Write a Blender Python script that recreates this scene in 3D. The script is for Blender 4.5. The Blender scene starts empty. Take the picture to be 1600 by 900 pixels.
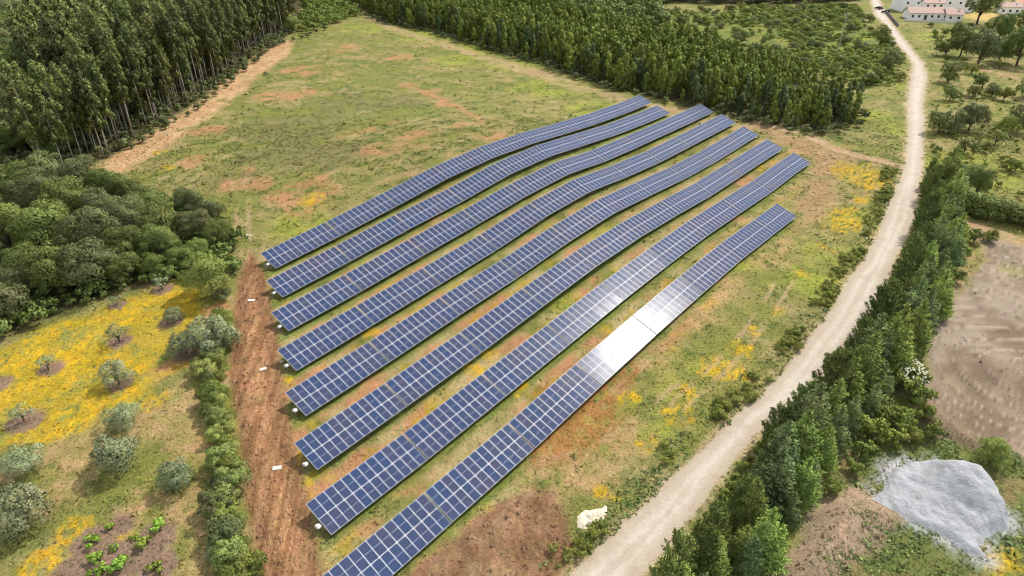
import bpy, math, random
import numpy as np
from mathutils import Matrix, Vector

R_ = math.radians
random.seed(7)
rng = np.random.default_rng(11)
scene = bpy.context.scene

# ------------------------------------------------------------------ camera
CAM_Z = 62.0
F_PX, PITCH = 1019.7, 0.5050435329418023          # focal length in px of a 1600 px wide frame
cam_data = bpy.data.cameras.new('camera')
cam_data.sensor_width = 36.0
cam_data.lens = 36.0 * F_PX / 1600.0
cam_data.clip_start = 0.5
cam_data.clip_end = 8000
cam = bpy.data.objects.new('camera', cam_data)
cam.location = (0, 0, CAM_Z)
cam.rotation_euler = (math.pi / 2 - PITCH, 0, 0)
scene.collection.objects.link(cam)
scene.camera = cam

# ------------------------------------------------------------------ sky and sun
SUN_DIR = Vector((0.465, 0.385, 0.797)).normalized()
SUN_EL = math.asin(SUN_DIR.z)
SUN_AZ = math.atan2(SUN_DIR.x, SUN_DIR.y)
world = bpy.data.worlds.new('World')
scene.world = world
world.use_nodes = True
wn, wl = world.node_tree.nodes, world.node_tree.links
wn.clear()
sky = wn.new('ShaderNodeTexSky'); sky.sky_type = 'NISHITA'; sky.sun_disc = False
sky.sun_elevation = SUN_EL; sky.sun_rotation = SUN_AZ
sky.air_density = 1.0; sky.dust_density = 1.5; sky.ozone_density = 1.0
tc = wn.new('ShaderNodeTexCoord')
cmap = wn.new('ShaderNodeMapping'); cmap.inputs['Scale'].default_value = (1, 1, 2.2)
cno = wn.new('ShaderNodeTexNoise'); cno.inputs['Scale'].default_value = 2.3
cno.inputs['Detail'].default_value = 7; cno.inputs['Roughness'].default_value = 0.55
crmp = wn.new('ShaderNodeValToRGB')
crmp.color_ramp.elements[0].position = 0.40; crmp.color_ramp.elements[0].color = (0, 0, 0, 1)
crmp.color_ramp.elements[1].position = 0.60; crmp.color_ramp.elements[1].color = (0.85, 0.85, 0.85, 1)
cmix = wn.new('ShaderNodeMix'); cmix.data_type = 'RGBA'
cmix.inputs['B'].default_value = (7.4, 7.3, 7.0, 1)
bg = wn.new('ShaderNodeBackground'); bg.inputs['Strength'].default_value = 0.145
wo = wn.new('ShaderNodeOutputWorld')
wl.new(tc.outputs['Generated'], cmap.inputs['Vector']); wl.new(cmap.outputs['Vector'], cno.inputs['Vector'])
wl.new(cno.outputs['Fac'], crmp.inputs['Fac']); wl.new(crmp.outputs['Color'], cmix.inputs['Factor'])
wl.new(sky.outputs['Color'], cmix.inputs['A']); wl.new(cmix.outputs['Result'], bg.inputs['Color'])
wl.new(bg.outputs['Background'], wo.inputs['Surface'])

sd = bpy.data.lights.new('sun', 'SUN'); sd.energy = 3.7; sd.angle = R_(0.6); sd.color = (1.0, 0.94, 0.84)
sun = bpy.data.objects.new('sun', sd); scene.collection.objects.link(sun)
sun.rotation_euler = SUN_DIR.to_track_quat('Z', 'Y').to_euler(); sun.location = (60, 60, 150)
scene.view_settings.view_transform = 'Standard'
scene.view_settings.look = 'None'
scene.view_settings.exposure = 0.42
scene.view_settings.gamma = 1.0
scene.cycles.filter_width = 1.0

# ------------------------------------------------------------------ noise helpers
_tab = np.random.default_rng(5).random((8, 256, 256))
def vnoise(x, y, s, k=0):
    x = np.asarray(x, float) / s + 1000.37 * (k + 1); y = np.asarray(y, float) / s + 733.1 * (k + 2)
    xi = np.floor(x).astype(int); yi = np.floor(y).astype(int)
    fx = x - xi; fy = y - yi
    fx = fx * fx * (3 - 2 * fx); fy = fy * fy * (3 - 2 * fy)
    t = _tab[k % 8]
    a = t[xi & 255, yi & 255]; b = t[(xi + 1) & 255, yi & 255]
    c = t[xi & 255, (yi + 1) & 255]; d = t[(xi + 1) & 255, (yi + 1) & 255]
    return (a * (1 - fx) + b * fx) * (1 - fy) + (c * (1 - fx) + d * fx) * fy
def fbm(x, y, s, k=0, o=4, g=0.55):
    v = 0; a = 1; t = 0
    for i in range(o):
        v = v + a * vnoise(x, y, s / 2 ** i, k + i); t += a; a *= g
    return v / t
def sstep(a, b, v):
    t = np.clip((v - a) / (b - a), 0, 1); return t * t * (3 - 2 * t)

# ------------------------------------------------------------------ the eight rows: plan offset and top-edge profile
PSI, TAU = 0.8377784340646875, 0.3531869851365757
DIRV = np.array([math.cos(PSI), math.sin(PSI)]); NV = np.array([math.sin(PSI), -math.cos(PSI)])
ROWS = {
    1: (-103.52, [(47.92, -50.93), (61.56, -49.32), (76.01, -47.33), (89.78, -45.23), (103.77, -44.09), (106.13, -43.91), (116.13, -43.75), (124.68, -44.04), (135.39, -44.19), (145.39, -44.28), (157.96, -44.09), (171.62, -43.4)]),
    2: (-95.02, [(43.98, -51.87), (57.66, -50.32), (71.71, -48.55), (85.67, -47.11), (99.9, -45.07), (109.0, -44.24), (114.55, -44.3), (120.33, -44.34), (129.83, -44.71), (140.11, -44.98), (147.75, -45.06), (167.76, -44.38)]),
    3: (-86.14, [(39.62, -52.55), (53.4, -51.29), (67.49, -49.61), (81.54, -48.04), (95.93, -46.32), (108.67, -45.29), (115.82, -45.62), (122.7, -45.83), (133.8, -45.76), (143.48, -45.13), (157.0, -45.05), (164.04, -44.65), (176.16, -44.1)]),
    4: (-77.33, [(35.32, -53.4), (49.29, -52.05), (63.2, -50.67), (77.4, -49.18), (91.17, -47.05), (97.93, -46.39), (104.34, -45.95), (114.66, -46.23), (120.1, -46.45), (130.67, -46.48), (138.26, -46.33), (151.23, -45.67), (171.41, -44.79)]),
    5: (-68.54, [(31.14, -54.02), (45.16, -52.81), (59.12, -51.29), (73.05, -50.04), (79.51, -49.01), (86.45, -48.29), (92.1, -47.87), (99.92, -47.06), (110.15, -47.2), (117.1, -47.15), (129.7, -47.37), (144.03, -46.99), (154.49, -46.32), (166.07, -45.48)]),
    6: (-59.74, [(26.97, -54.67), (40.93, -53.49), (54.98, -52.15), (68.64, -50.49), (82.48, -48.86), (90.57, -48.47), (93.38, -48.06), (99.78, -47.93), (107.65, -47.68), (116.83, -47.93), (127.73, -47.7), (135.43, -47.22), (148.23, -46.5), (161.4, -46.05)]),
    7: (-51.45, [(23.09, -55.85), (37.13, -54.84), (51.27, -53.39), (65.61, -51.96), (79.49, -50.48), (93.13, -49.34), (103.09, -48.38), (109.98, -48.59), (122.63, -48.14), (135.21, -47.99), (146.41, -47.21), (157.24, -46.88)]),
    8: (-42.82, [(33.12, -55.59), (47.15, -54.45), (61.15, -52.74), (75.0, -51.29), (88.84, -50.06), (93.06, -49.77), (100.62, -49.18), (108.92, -48.97), (118.08, -48.88), (127.33, -48.71)]),
}

TAB_L, TAB_W = 13.83, 4.58
H_LOW = 0.75
DROP = TAB_W * math.sin(TAU) + H_LOW

# ------------------------------------------------------------------ terrain height
_ys = np.array([-400, 0, 60, 110, 135, 170, 260, 360, 460, 700, 9000.])
_zs = np.array([0.5, -0.8, 4.4, 9.6, 11.6, 13.6, 17.6, 22.5, 25.5, 27, 27.])
def _base(x, y):
    return np.interp(y, _ys, _zs) * 0 + _smooth(y) + 0.004 * np.clip(x, -200, 200)
_yy = np.linspace(-400, 9000, 18801); _zz = np.interp(_yy, _ys, _zs)
_k = np.hanning(81); _k /= _k.sum(); _zz = np.convolve(np.pad(_zz, 40, mode='edge'), _k, 'valid')
def _smooth(y): return np.interp(y, _yy, _zz)
_sp = []
for r, (off, pr) in ROWS.items():
    pr = np.array(pr)
    for s in np.arange(pr[0, 0] - 6, pr[-1, 0] + 6, 3.0):
        z = np.interp(s, pr[:, 0], pr[:, 1]) + CAM_Z - DROP
        c = DIRV * s + NV * (off + 2.1)
        _sp.append((c[0], c[1], z - float(_base(c[0], c[1]))))
_sp = np.array(_sp)
def height0(x, y):
    x = np.asarray(x, float); y = np.asarray(y, float)
    b = _base(x, y)
    shp = b.shape; xf = np.broadcast_to(x, shp).ravel(); yf = np.broadcast_to(y, shp).ravel()
    res = np.zeros(len(xf))
    m = np.where((xf > -110) & (xf < 130) & (yf > 0) & (yf < 210))[0]
    for i in range(0, len(m), 20000):
        q = m[i:i + 20000]
        d2 = (xf[q, None] - _sp[None, :, 0]) ** 2 + (yf[q, None] - _sp[None, :, 1]) ** 2
        w = np.exp(-d2 / (2 * 5.5 ** 2))
        w2 = np.exp(-d2 / (2 * 16.0 ** 2)) * 0.02
        ww = w + w2
        res[q] = (ww * _sp[None, :, 2]).sum(1) / (ww.sum(1) + 0.03)
    return b + res.reshape(shp)

# coarse lookup of the smooth terrain, used for placing things
GX = np.arange(-500, 620, 2.5); GY = np.arange(0, 1300, 2.5)
_G = height0(GX[:, None] + 0 * GY[None, :], GY[None, :] + 0 * GX[:, None])
def hsm(x, y):
    x = np.asarray(x, float); y = np.asarray(y, float)
    fx = np.clip((x - GX[0]) / 2.5, 0, len(GX) - 1.001); fy = np.clip((y - GY[0]) / 2.5, 0, len(GY) - 1.001)
    i = fx.astype(int); j = fy.astype(int); fx = fx - i; fy = fy - j
    return (_G[i, j] * (1 - fx) + _G[i + 1, j] * fx) * (1 - fy) + (_G[i, j + 1] * (1 - fx) + _G[i + 1, j + 1] * fx) * fy
_cp, _spit = math.cos(PITCH), math.sin(PITCH)
def at(px, py):
    """where the view ray of a photo pixel (1600 x 900) meets the terrain"""
    px = np.atleast_1d(np.asarray(px, float)); py = np.atleast_1d(np.asarray(py, float))
    a = (px - 800) / F_PX; b = (450 - py) / F_PX
    dx = a; dy = _cp + b * _spit; dz = -_spit + b * _cp
    t = np.full(px.shape, 30.0); done = np.zeros(px.shape, bool)
    lo = t.copy()
    for _ in range(700):
        nt = np.where(done, t, t + 2.0)
        below = (CAM_Z + dz * nt) < hsm(dx * nt, dy * nt)
        newly = below & ~done
        lo = np.where(newly, t, lo); t = nt; done |= below
        if done.all(): break
    hi = t
    for _ in range(14):
        m = (lo + hi) / 2; b_ = (CAM_Z + dz * m) < hsm(dx * m, dy * m)
        hi = np.where(b_, m, hi); lo = np.where(b_, lo, m)
    return np.stack([dx * hi, dy * hi], -1)
def at1(px, py): return at(px, py)[0]
def to_px(x, y, z):
    x = np.asarray(x, float); y = np.asarray(y, float); z = np.asarray(z, float) - CAM_Z
    d = y * _cp - z * _spit; u = y * _spit + z * _cp
    return 800 + F_PX * x / d, 450 - F_PX * u / d
def poly(pts):
    p = np.array(pts, float); return at(p[:, 0], p[:, 1])
def resample(p, n):
    d = np.r_[0, np.cumsum(np.hypot(*(p[1:] - p[:-1]).T))]
    s = np.linspace(0, d[-1], n); return np.c_[np.interp(s, d, p[:, 0]), np.interp(s, d, p[:, 1])]
def sdist(P, x, y):
    """signed distance to a world polygon, positive inside"""
    x = np.asarray(x, float); y = np.asarray(y, float); shp = x.shape; x = x.ravel(); y = y.ravel()
    out = np.full(len(x), -999.0)
    mg = 14
    m = np.where((x > P[:, 0].min() - mg) & (x < P[:, 0].max() + mg) & (y > P[:, 1].min() - mg) & (y < P[:, 1].max() + mg))[0]
    if len(m) == 0: return out.reshape(shp)
    X = x[m]; Y = y[m]; best = np.full(len(m), 1e9); ins = np.zeros(len(m), bool)
    for i in range(len(P)):
        ax, ay = P[i]; bx, by = P[(i + 1) % len(P)]
        ex, ey = bx - ax, by - ay; L2 = ex * ex + ey * ey + 1e-12
        t = np.clip(((X - ax) * ex + (Y - ay) * ey) / L2, 0, 1)
        best = np.minimum(best, (X - ax - t * ex) ** 2 + (Y - ay - t * ey) ** 2)
        if abs(by - ay) > 1e-9:
            c = ((ay > Y) != (by > Y)) & (X < (bx - ax) * (Y - ay) / (by - ay) + ax); ins ^= c
    out[m] = np.where(ins, 1, -1) * np.sqrt(best)
    return out.reshape(shp)
def ldist(P, x, y):
    """distance to a world polyline"""
    x = np.asarray(x, float); y = np.asarray(y, float); best = np.full(x.shape, 1e9)
    for i in range(len(P) - 1):
        ax, ay = P[i]; bx, by = P[i + 1]; ex, ey = bx - ax, by - ay
        t = np.clip(((x - ax) * ex + (y - ay) * ey) / (ex * ex + ey * ey + 1e-12), 0, 1)
        best = np.minimum(best, (x - ax - t * ex) ** 2 + (y - ay - t * ey) ** 2)
    return np.sqrt(best)

# ------------------------------------------------------------------ plan of the place (photo pixels turned into world polygons)
ROAD_L = [(1352, -30), (1360, 0), (1367, 22), (1387, 44), (1401, 67), (1420, 89), (1426, 100), (1423, 122), (1420, 144), (1418, 167), (1419, 190), (1417, 224), (1414, 258),
          (1405, 280), (1391, 313), (1380, 340), (1369, 371), (1352, 402), (1327, 433), (1310, 464), (1290, 495), (1265, 527), (1243, 558), (1215, 589), (1190, 620),
          (1161, 635), (1127, 673), (1089, 711), (1044, 749), (1010, 787), (968, 824), (927, 862), (889, 900), (850, 940), (760, 1030)]
ROAD_R = [(1366, -30), (1374, 0), (1384, 22), (1400, 44), (1417, 67), (1435, 89), (1444, 100), (1449, 122), (1445, 144), (1442, 167), (1445, 190), (1442, 224), (1442, 258),
          (1438, 280), (1432, 313), (1430, 340), (1416, 371), (1400, 402), (1388, 433), (1372, 464), (1355, 495), (1334, 527), (1305, 558), (1284, 589), (1259, 620),
          (1228, 640), (1186, 673), (1152, 711), (1121, 749), (1097, 787), (1067, 824), (1036, 862), (999, 900), (962, 940), (880, 1030)]
rl, rr = poly(ROAD_L), poly(ROAD_R)
P_ROAD = np.vstack([rl, rr[::-1]])
P_TRACK = poly([(392, 395), (412, 425), (424, 480), (434, 540), (440, 580), (446, 640), (460, 700), (476, 760), (488, 830), (505, 905), (540, 1000), (440, 1000), (408, 900), (392, 820), (380, 740), (376, 680), (366, 620), (360, 560), (366, 500), (370, 450), (378, 420)])
P_BROWN = poly([(650, 905), (680, 870), (715, 838), (760, 808), (800, 778), (832, 765), (870, 790), (884, 820), (890, 860), (878, 905), (860, 990), (620, 990)])
P_FLOWER = poly([(-60, 575), (0, 540), (60, 512), (130, 492), (200, 468), (262, 440), (300, 432), (322, 455), (322, 500), (300, 530), (262, 560), (245, 600), (205, 640), (150, 668), (80, 690), (20, 705), (-60, 720)])
P_STRIP = poly([(150, 262), (180, 240), (225, 214), (290, 172), (320, 150), (375, 108), (402, 84), (440, 64), (462, 62), (452, 84), (405, 118), (372, 150), (330, 180), (290, 210), (250, 238), (205, 262), (178, 275)])
P_YARD = poly([(1512, 352), (1560, 372), (1640, 400), (1720, 480), (1720, 760), (1600, 722), (1540, 692), (1485, 660), (1455, 640), (1432, 615), (1440, 560), (1462, 500), (1500, 455), (1535, 420), (1545, 395)])
P_EARTH = poly([(1290, 775), (1322, 755), (1350, 765), (1392, 790), (1420, 815), (1400, 835), (1365, 860), (1330, 885), (1310, 920), (1190, 940), (1215, 890), (1250, 840), (1265, 800)])
P_BANK = poly([(1440, 612), (1480, 650), (1530, 690), (1540, 708), (1490, 690), (1450, 680), (1432, 650)])
P_GRAVEL = poly([(1352, 780), (1376, 765), (1390, 735), (1412, 720), (1450, 722), (1490, 738), (1530, 760), (1562, 785), (1580, 810), (1572, 830), (1545, 838), (1535, 850), (1540, 872), (1515, 868), (1480, 845), (1440, 825), (1400, 805)])
P_BARE = poly([(1150, 180), (1215, 200), (1290, 225), (1340, 243), (1320, 262), (1310, 300), (1285, 345), (1250, 350), (1240, 320), (1272, 280), (1270, 250), (1230, 225), (1180, 200)])
P_EDGEBARE = poly([(560, 20), (640, 50), (760, 86), (850, 110), (920, 136), (1000, 158), (1060, 170), (1150, 190), (1220, 205), (1150, 205), (1060, 184), (1000, 168), (900, 142), (800, 110), (680, 70), (600, 45)])
PATHS = [(poly([(1180, 190), (1260, 212), (1310, 234), (1352, 246), (1400, 258), (1425, 262)]), 1.5),
         (poly([(1446, 98), (1480, 101), (1540, 110), (1600, 124), (1680, 150)]), 0.9),
         (poly([(1506, 350), (1545, 362), (1600, 380), (1680, 410)]), 2.6),
         (poly([(1068, 640), (1130, 585), (1180, 530), (1215, 480), (1240, 440)]), 0.35),
         (poly([(1050, 630), (1110, 575), (1160, 520), (1195, 470), (1220, 430)]), 0.35),
         (poly([(860, 720), (940, 690), (1010, 640), (1060, 600)]), .45),
         (poly([(380, 265), (388, 330), (392, 400)]), 0.5), (poly([(362, 268), (368, 330), (376, 400)]), 0.4)]
def circ(px, py, r):
    c = at1(px, py); return (c[0], c[1], r)
SCAR = poly([(628, 132), (655, 140), (690, 155), (722, 170), (752, 190)])
DRYL = [circ(250, 650, 5), circ(300, 690, 5), circ(310, 790, 5), circ(120, 705, 5), circ(315, 860, 4), circ(90, 780, 4), circ(230, 790, 4), circ(300, 620, 3.5), circ(1000, 560, 6), circ(1080, 500, 5), circ(900, 730, 6), circ(980, 680, 4), circ(850, 740, 5), circ(1200, 400, 5), circ(1130, 440, 4)]
OCHRE = [circ(1562, 28, 16), circ(1600, 34, 12)]
GREENZ = [circ(1375, 865, 5), circ(1430, 880, 5.5), circ(1340, 895, 4), circ(1480, 900, 4), circ(1450, 700, 4), circ(1500, 712, 3.5), circ(1560, 745, 4), circ(1590, 780, 4), circ(1400, 690, 4), circ(1370, 720, 4), circ(1600, 850, 4), circ(1345, 745, 2.6), circ(1395, 735, 2.6), circ(1585, 740, 4)]
RUST = [circ(900, 640, 6.5), circ(850, 690, 4.5), circ(930, 610, 4), circ(960, 580, 3)]
ORANGE = [circ(485, 285, 4.5), circ(515, 300, 3.5), circ(440, 310, 5), circ(765, 212, 5.0), circ(735, 195, 3.5), circ(700, 162, 4), circ(672, 145, 4), circ(640, 135, 3.5), circ(375, 290, 4), circ(390, 270, 3),
          circ(560, 205, 5), circ(620, 190, 3.5), circ(480, 110, 8), circ(440, 150, 8), circ(540, 75, 8), circ(620, 90, 6), circ(470, 145, 5), circ(505, 315, 4), circ(460, 330, 4), circ(690, 330, 3), circ(400, 290, 4),
          circ(960, 300, 3), circ(620, 500, 3), circ(700, 545, 3), circ(590, 575, 3), circ(870, 350, 3), circ(1170, 280, 4), circ(1130, 330, 3.5), circ(820, 640, 2.6), circ(760, 490, 3), circ(650, 215, 6), circ(600, 235, 5), circ(330, 205, 5), circ(300, 250, 4)]
LIME = [circ(670, 55, 16), circ(760, 75, 16), circ(860, 140, 14), circ(720, 95, 12), circ(560, 45, 14), circ(800, 105, 10), circ(930, 170, 9), circ(1320, 400, 8), circ(1345, 345, 7), circ(1240, 330, 5), circ(1290, 440, 8), circ(1000, 660, 5), circ(1060, 590, 5), circ(1180, 420, 6),
        circ(1345, 55, 12), circ(1380, 130, 10), circ(1480, 60, 14), circ(1560, 270, 14), circ(1470, 250, 8), circ(1400, 200, 8), circ(1360, 180, 8), circ(1310, 185, 6), circ(400, 640, 4), circ(470, 350, 7), circ(790, 420, 4), circ(930, 360, 4), circ(880, 470, 4)]
PAINTED_SHADE = [circ(450, 200, 16), circ(540, 160, 14), circ(430, 240, 12), circ(520, 240, 12), circ(620, 160, 10), circ(360, 280, 8)]  # cloud shade over the upper left hill, painted into the ground colour
YELLOW = [circ(1340, 272, 6), circ(1365, 285, 5), circ(1318, 350, 4.2), circ(1135, 580, 3.4), circ(1110, 575, 2.0), circ(1160, 545, 2.0), circ(1185, 520, 1.6), circ(1080, 615, 1.8), circ(1050, 650, 1.6), circ(1210, 490, 1.5), circ(1255, 430, 1.6), circ(1290, 390, 1.8), circ(1350, 310, 2.6), circ(1010, 690, 1.3), circ(1320, 330, 2.2), circ(812, 604, 1.2), circ(802, 610, 0.9), circ(1187, 262, 2.0), circ(1200, 250, 2), circ(1335, 262, 4), circ(960, 782, 0.9),
          circ(575, 522, 1.5), circ(443, 592, 1.3), circ(468, 705, 1.0), circ(478, 745, 0.9), circ(500, 735, 0.8), circ(488, 758, 0.8), circ(488, 310, 3), circ(262, 262, 2.2), circ(250, 238, 1.5), circ(470, 715, .7), circ(680, 505, 1.5),
          circ(930, 770, 1.2), circ(245, 625, 2.0), circ(120, 835, 2.6), circ(175, 845, 1.6), circ(60, 880, 2.4), circ(105, 860, 2), circ(1500, 358, 2.5), circ(1580, 890, 2.2), circ(985, 620, 1.3), circ(1075, 640, 1.4), circ(760, 550, 1.6), circ(745, 580, 1.4), circ(1575, 880, 2)]
DIRT_RINGS = [circ(80, 575, 2.0), circ(187, 600, 1.9), circ(187, 533, 2.1), circ(268, 502, 2.0), circ(183, 477, 1.6), circ(253, 452, 1.8), circ(40, 658, 2.6), circ(0, 600, 2.0), circ(290, 555, 1.9),
              circ(145, 848, 2.6), circ(180, 880, 3.5), circ(240, 842, 2.6), circ(185, 822, 1.8), circ(215, 870, 2.4), circ(120, 895, 3), circ(248, 885, 2.2)]
P_LFOREST = poly([(150, 258), (185, 243), (225, 214), (290, 174), (320, 152), (375, 110), (400, 86), (440, 62), (462, 50), (470, 20), (480, -25), (-90, -25), (-90, 200), (-40, 250), (30, 262), (90, 275)])
P_BROADLEAF = poly([(-60, 290), (60, 285), (150, 285), (200, 300), (260, 310), (330, 320), (372, 380), (368, 430), (300, 436), (255, 440), (180, 462), (100, 490), (0, 530), (-60, 550)])
P_RFOREST = poly([(545, 8), (600, 36), (680, 52), (760, 78), (850, 102), (920, 127), (1000, 148), (1080, 170), (1150, 187), (1230, 203), (1285, 210), (1330, 203), (1346, 178), (1330, 150), (1270, 118), (1180, 92), (1080, 78), (980, 62), (900, 45), (840, 20), (780, -30), (540, -30)])
P_RBACK = poly([(780, -30), (840, 20), (900, 45), (980, 62), (1040, 55), (1020, 30), (1040, 5), (1200, 8), (1345, 2), (1345, -30)])
P_SCRUB = poly([(1000, 60), (1040, 20), (1200, 12), (1340, 10), (1372, 50), (1410, 90), (1405, 130), (1350, 140), (1300, 118), (1200, 95), (1100, 80)])

# ------------------------------------------------------------------ colour of the ground cover
C = lambda *a: np.array(a, float)
GREEN = C(.158, .164, .038); GREEN2 = C(.105, .132, .032); LIMEC = C(.225, .245, .036); DRY = C(.245, .200, .078); STRAW = C(.36, .275, .135)
SOIL = C(.220, .110, .050); SOIL2 = C(.295, .165, .082); ORNG = C(.34, .175, .085); YEL = C(.48, .30, .014); YEL2 = C(.33, .235, .022)
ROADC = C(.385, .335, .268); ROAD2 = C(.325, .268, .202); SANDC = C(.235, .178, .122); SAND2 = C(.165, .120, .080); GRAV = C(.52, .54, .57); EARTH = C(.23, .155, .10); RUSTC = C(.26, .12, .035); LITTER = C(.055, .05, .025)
def mixc(a, b, t): return a + (b - a) * np.clip(t, 0, 1)[..., None]
def blobs(L, x, y, k=2.2):
    v = np.zeros(x.shape)
    for (cx, cy, r) in L:
        m = (np.abs(x - cx) < 3 * r) & (np.abs(y - cy) < 3 * r)
        if m.any():
            d = np.hypot(x[m] - cx, y[m] - cy) / r
            v[m] = np.maximum(v[m], np.clip(1.35 - d, 0, 1))
    return v
def cover(x, y):
    """albedo and cover class at world points"""
    x = np.asarray(x, float); y = np.asarray(y, float)
    wx = x + (fbm(x, y, 3.5, 1) - .5) * 3.4 + (vnoise(x, y, .8, 3) - .5) * .7
    wy = y + (fbm(x, y, 3.5, 4) - .5) * 3.4 + (vnoise(x, y, .8, 6) - .5) * .7
    sx = x + (fbm(x, y, 1.2, 1) - .5) * .8; sy = y + (fbm(x, y, 1.2, 4) - .5) * .8
    n1 = fbm(x, y, 14, 0); n2 = fbm(x, y, 4.5, 2, 5); n3 = fbm(x, y, 1.3, 5, 3); n4 = fbm(x, y, 30, 7)
    col = mixc(np.broadcast_to(GREEN, x.shape + (3,)), GREEN2, sstep(.45, .65, n2))
    col = mixc(col, DRY, sstep(.38, .66, n1 * .5 + n2 * .5) * .85)
    col = mixc(col, STRAW, sstep(.52, .74, n2 * .5 + n3 * .5) * .55)
    col = mixc(col, SOIL2, sstep(.58, .76, n2 * .45 + n4 * .35 + n3 * .2) * .6)
    col = mixc(col, GREEN2, sstep(.57, .70, fbm(x, y, 2.2, 3)) * .75)
    # between the rows the soil shows more
    s = x * DIRV[0] + y * DIRV[1]; o = x * NV[0] + y * NV[1]
    inrow = sstep(15, 25, s) * (1 - sstep(165, 185, s)) * sstep(-108, -104, o) * (1 - sstep(-38, -34, o))
    ph = ((o + 103.5) / 8.68) % 1.0
    gap = sstep(.50, .66, ph) * (1 - sstep(.94, 1.0, ph))
    near = 1 - sstep(75, 115, s)
    strip = inrow * gap * (.35 + .65 * near)
    col = mixc(col, STRAW, strip * sstep(.30, .55, n2) * .75)
    col = mixc(col, ORNG, strip * sstep(.47, .62, fbm(x, y, 5, 6)) * .95)
    col = mixc(col, YEL2, strip * sstep(.60, .7, fbm(x, y, 3, 7)) * .7)
    foot = inrow * (1 - sstep(.52, .62, ph)) * sstep(.38, .48, ph)
    col = mixc(col, GREEN * C(.9, 1.15, .9), foot * .75 * sstep(.3, .5, n2))
    sh = blobs(PAINTED_SHADE, wx, wy); col = mixc(col, C(.135, .128, .048), sstep(.1, .9, sh) * .7 * sstep(.25, .5, n2))  # painted hill shade: a dull olive mixed into the cover
    li = blobs(LIME, wx, wy); col = mixc(col, LIMEC, sstep(.05, .8, li) * sstep(.33, .58, n2) * .8)
    ogk = 0
    og = blobs(ORANGE, wx + (fbm(x, y, 9, 3) - .5) * 9, wy + (fbm(x, y, 9, 5) - .5) * 9); og = np.maximum(og, 1.1 - ldist(SCAR, wx, wy) / 2.2); col = mixc(col, ORNG, sstep(.12, .8, og) * sstep(.32, .56, n2 * .6 + n3 * .4) * .85)
    col = mixc(col, C(.42, .30, .11), sstep(.1, .6, blobs(OCHRE, x, y)) * .9)
    col = mixc(col, mixc(np.broadcast_to(C(.27, .20, .075), col.shape), C(.33, .22, .105), sstep(.45, .65, n3)), sstep(.1, .9, blobs(DRYL, wx, wy)) * sstep(.32, .52, n2 * .5 + n3 * .5) * .85)
    gz_ = blobs(GREENZ, wx, wy); col = mixc(col, mixc(np.broadcast_to(C(.105, .130, .035), col.shape), C(.2, .15, .07), sstep(.5, .68, n2)), sstep(.05, .5, gz_) * .95)
    ru = blobs(RUST, wx, wy); col = mixc(col, RUSTC, sstep(.15, .7, ru) * sstep(.3, .5, n3) * .85)
    for P, c1, c2, sft, k in ((P_EDGEBARE, STRAW, C(.30, .20, .11), 1.5, .75), (P_STRIP, C(.50, .335, .19), C(.36, .21, .10), 2.0, .95), (P_BARE, C(.34, .225, .125), C(.26, .155, .075), 2.5, .85)):
        d = sdist(P, wx, wy); m = sstep(-sft, sft, d) * k
        col = mixc(col, mixc(np.broadcast_to(c1, col.shape), c2, n3 * .6 + sstep(.4, .6, n2) * .5), m * sstep(.15, .42, n2))
    d = sdist(P_FLOWER, wx, wy); fm = sstep(-1.5, 2.5, d)
    col = mixc(col, mixc(np.broadcast_to(YEL2, col.shape), GREEN * 1.25, sstep(.5, .7, fbm(x, y, 3, 1))), fm * .9)
    yl = np.maximum(blobs(YELLOW, wx, wy) * 1.25, fm * sstep(.28, .52, fbm(x, y, 6, 6)))
    yl = sstep(.22, .85, yl) * sstep(.34, .60, n3 * .5 + vnoise(x, y, .45, 2) * .5)
    col = mixc(col, mixc(np.broadcast_to(YEL, col.shape), YEL2, sstep(.45, .7, vnoise(x, y, .5, 5))), yl * .9)
    rg = blobs(DIRT_RINGS, sx, sy); col = mixc(col, C(.20, .13, .095), sstep(.35, .6, rg) * .95); 
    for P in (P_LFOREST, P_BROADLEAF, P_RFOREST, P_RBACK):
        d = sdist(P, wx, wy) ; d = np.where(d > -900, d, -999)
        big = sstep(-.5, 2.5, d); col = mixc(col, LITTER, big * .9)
    # right hand side: olive scrub
    d = sdist(P_SCRUB, wx, wy); col = mixc(col, mixc(np.broadcast_to(GREEN2, col.shape), LIMEC * .8, sstep(.45, .62, n2)), sstep(-2, 4, d) * .85)
    cls = np.zeros(x.shape, int)
    # paths
    d = sdist(P_GRAVEL, sx, sy); col = mixc(col, C(.36, .36, .37), sstep(-2.2, .2, d) * sstep(.35, .55, n3 * .6 + vnoise(x, y, .6, 1) * .4 + .06 * (d > -.7)))
    for P, w in PATHS:
        d = ldist(P, sx, sy); m = 1 - sstep(w * .7, w * 1.25, d)
        col = mixc(col, mixc(np.broadcast_to(C(.40, .285, .175), col.shape), C(.30, .18, .10), n3), m * (.9 if w > .8 else .55) * sstep(.2 if w > .8 else .42, .6, n2 + .12))
        if w > .8: cls = np.where(m > .5, 2, cls)
    d = sdist(P_TRACK, sx, sy); m = sstep(-.8, .5, d)
    tcx = np.interp(y, [30, 150], [0, 0])
    rut = vnoise(x * 3.2 + y * .35, y * .12, .8, 2)
    col = mixc(col, mixc(mixc(np.broadcast_to(SOIL, col.shape), SOIL2 * 1.05, sstep(.3, .7, rut)), SOIL * .6, sstep(.62, .8, n3) * .7) * (.82 + .3 * sstep(.8, 3.2, d))[..., None], m); cls = np.where(m > .5, 1, cls)
    d = sdist(P_BROWN, wx, wy); m = sstep(-1.2, .6, d)
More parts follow.
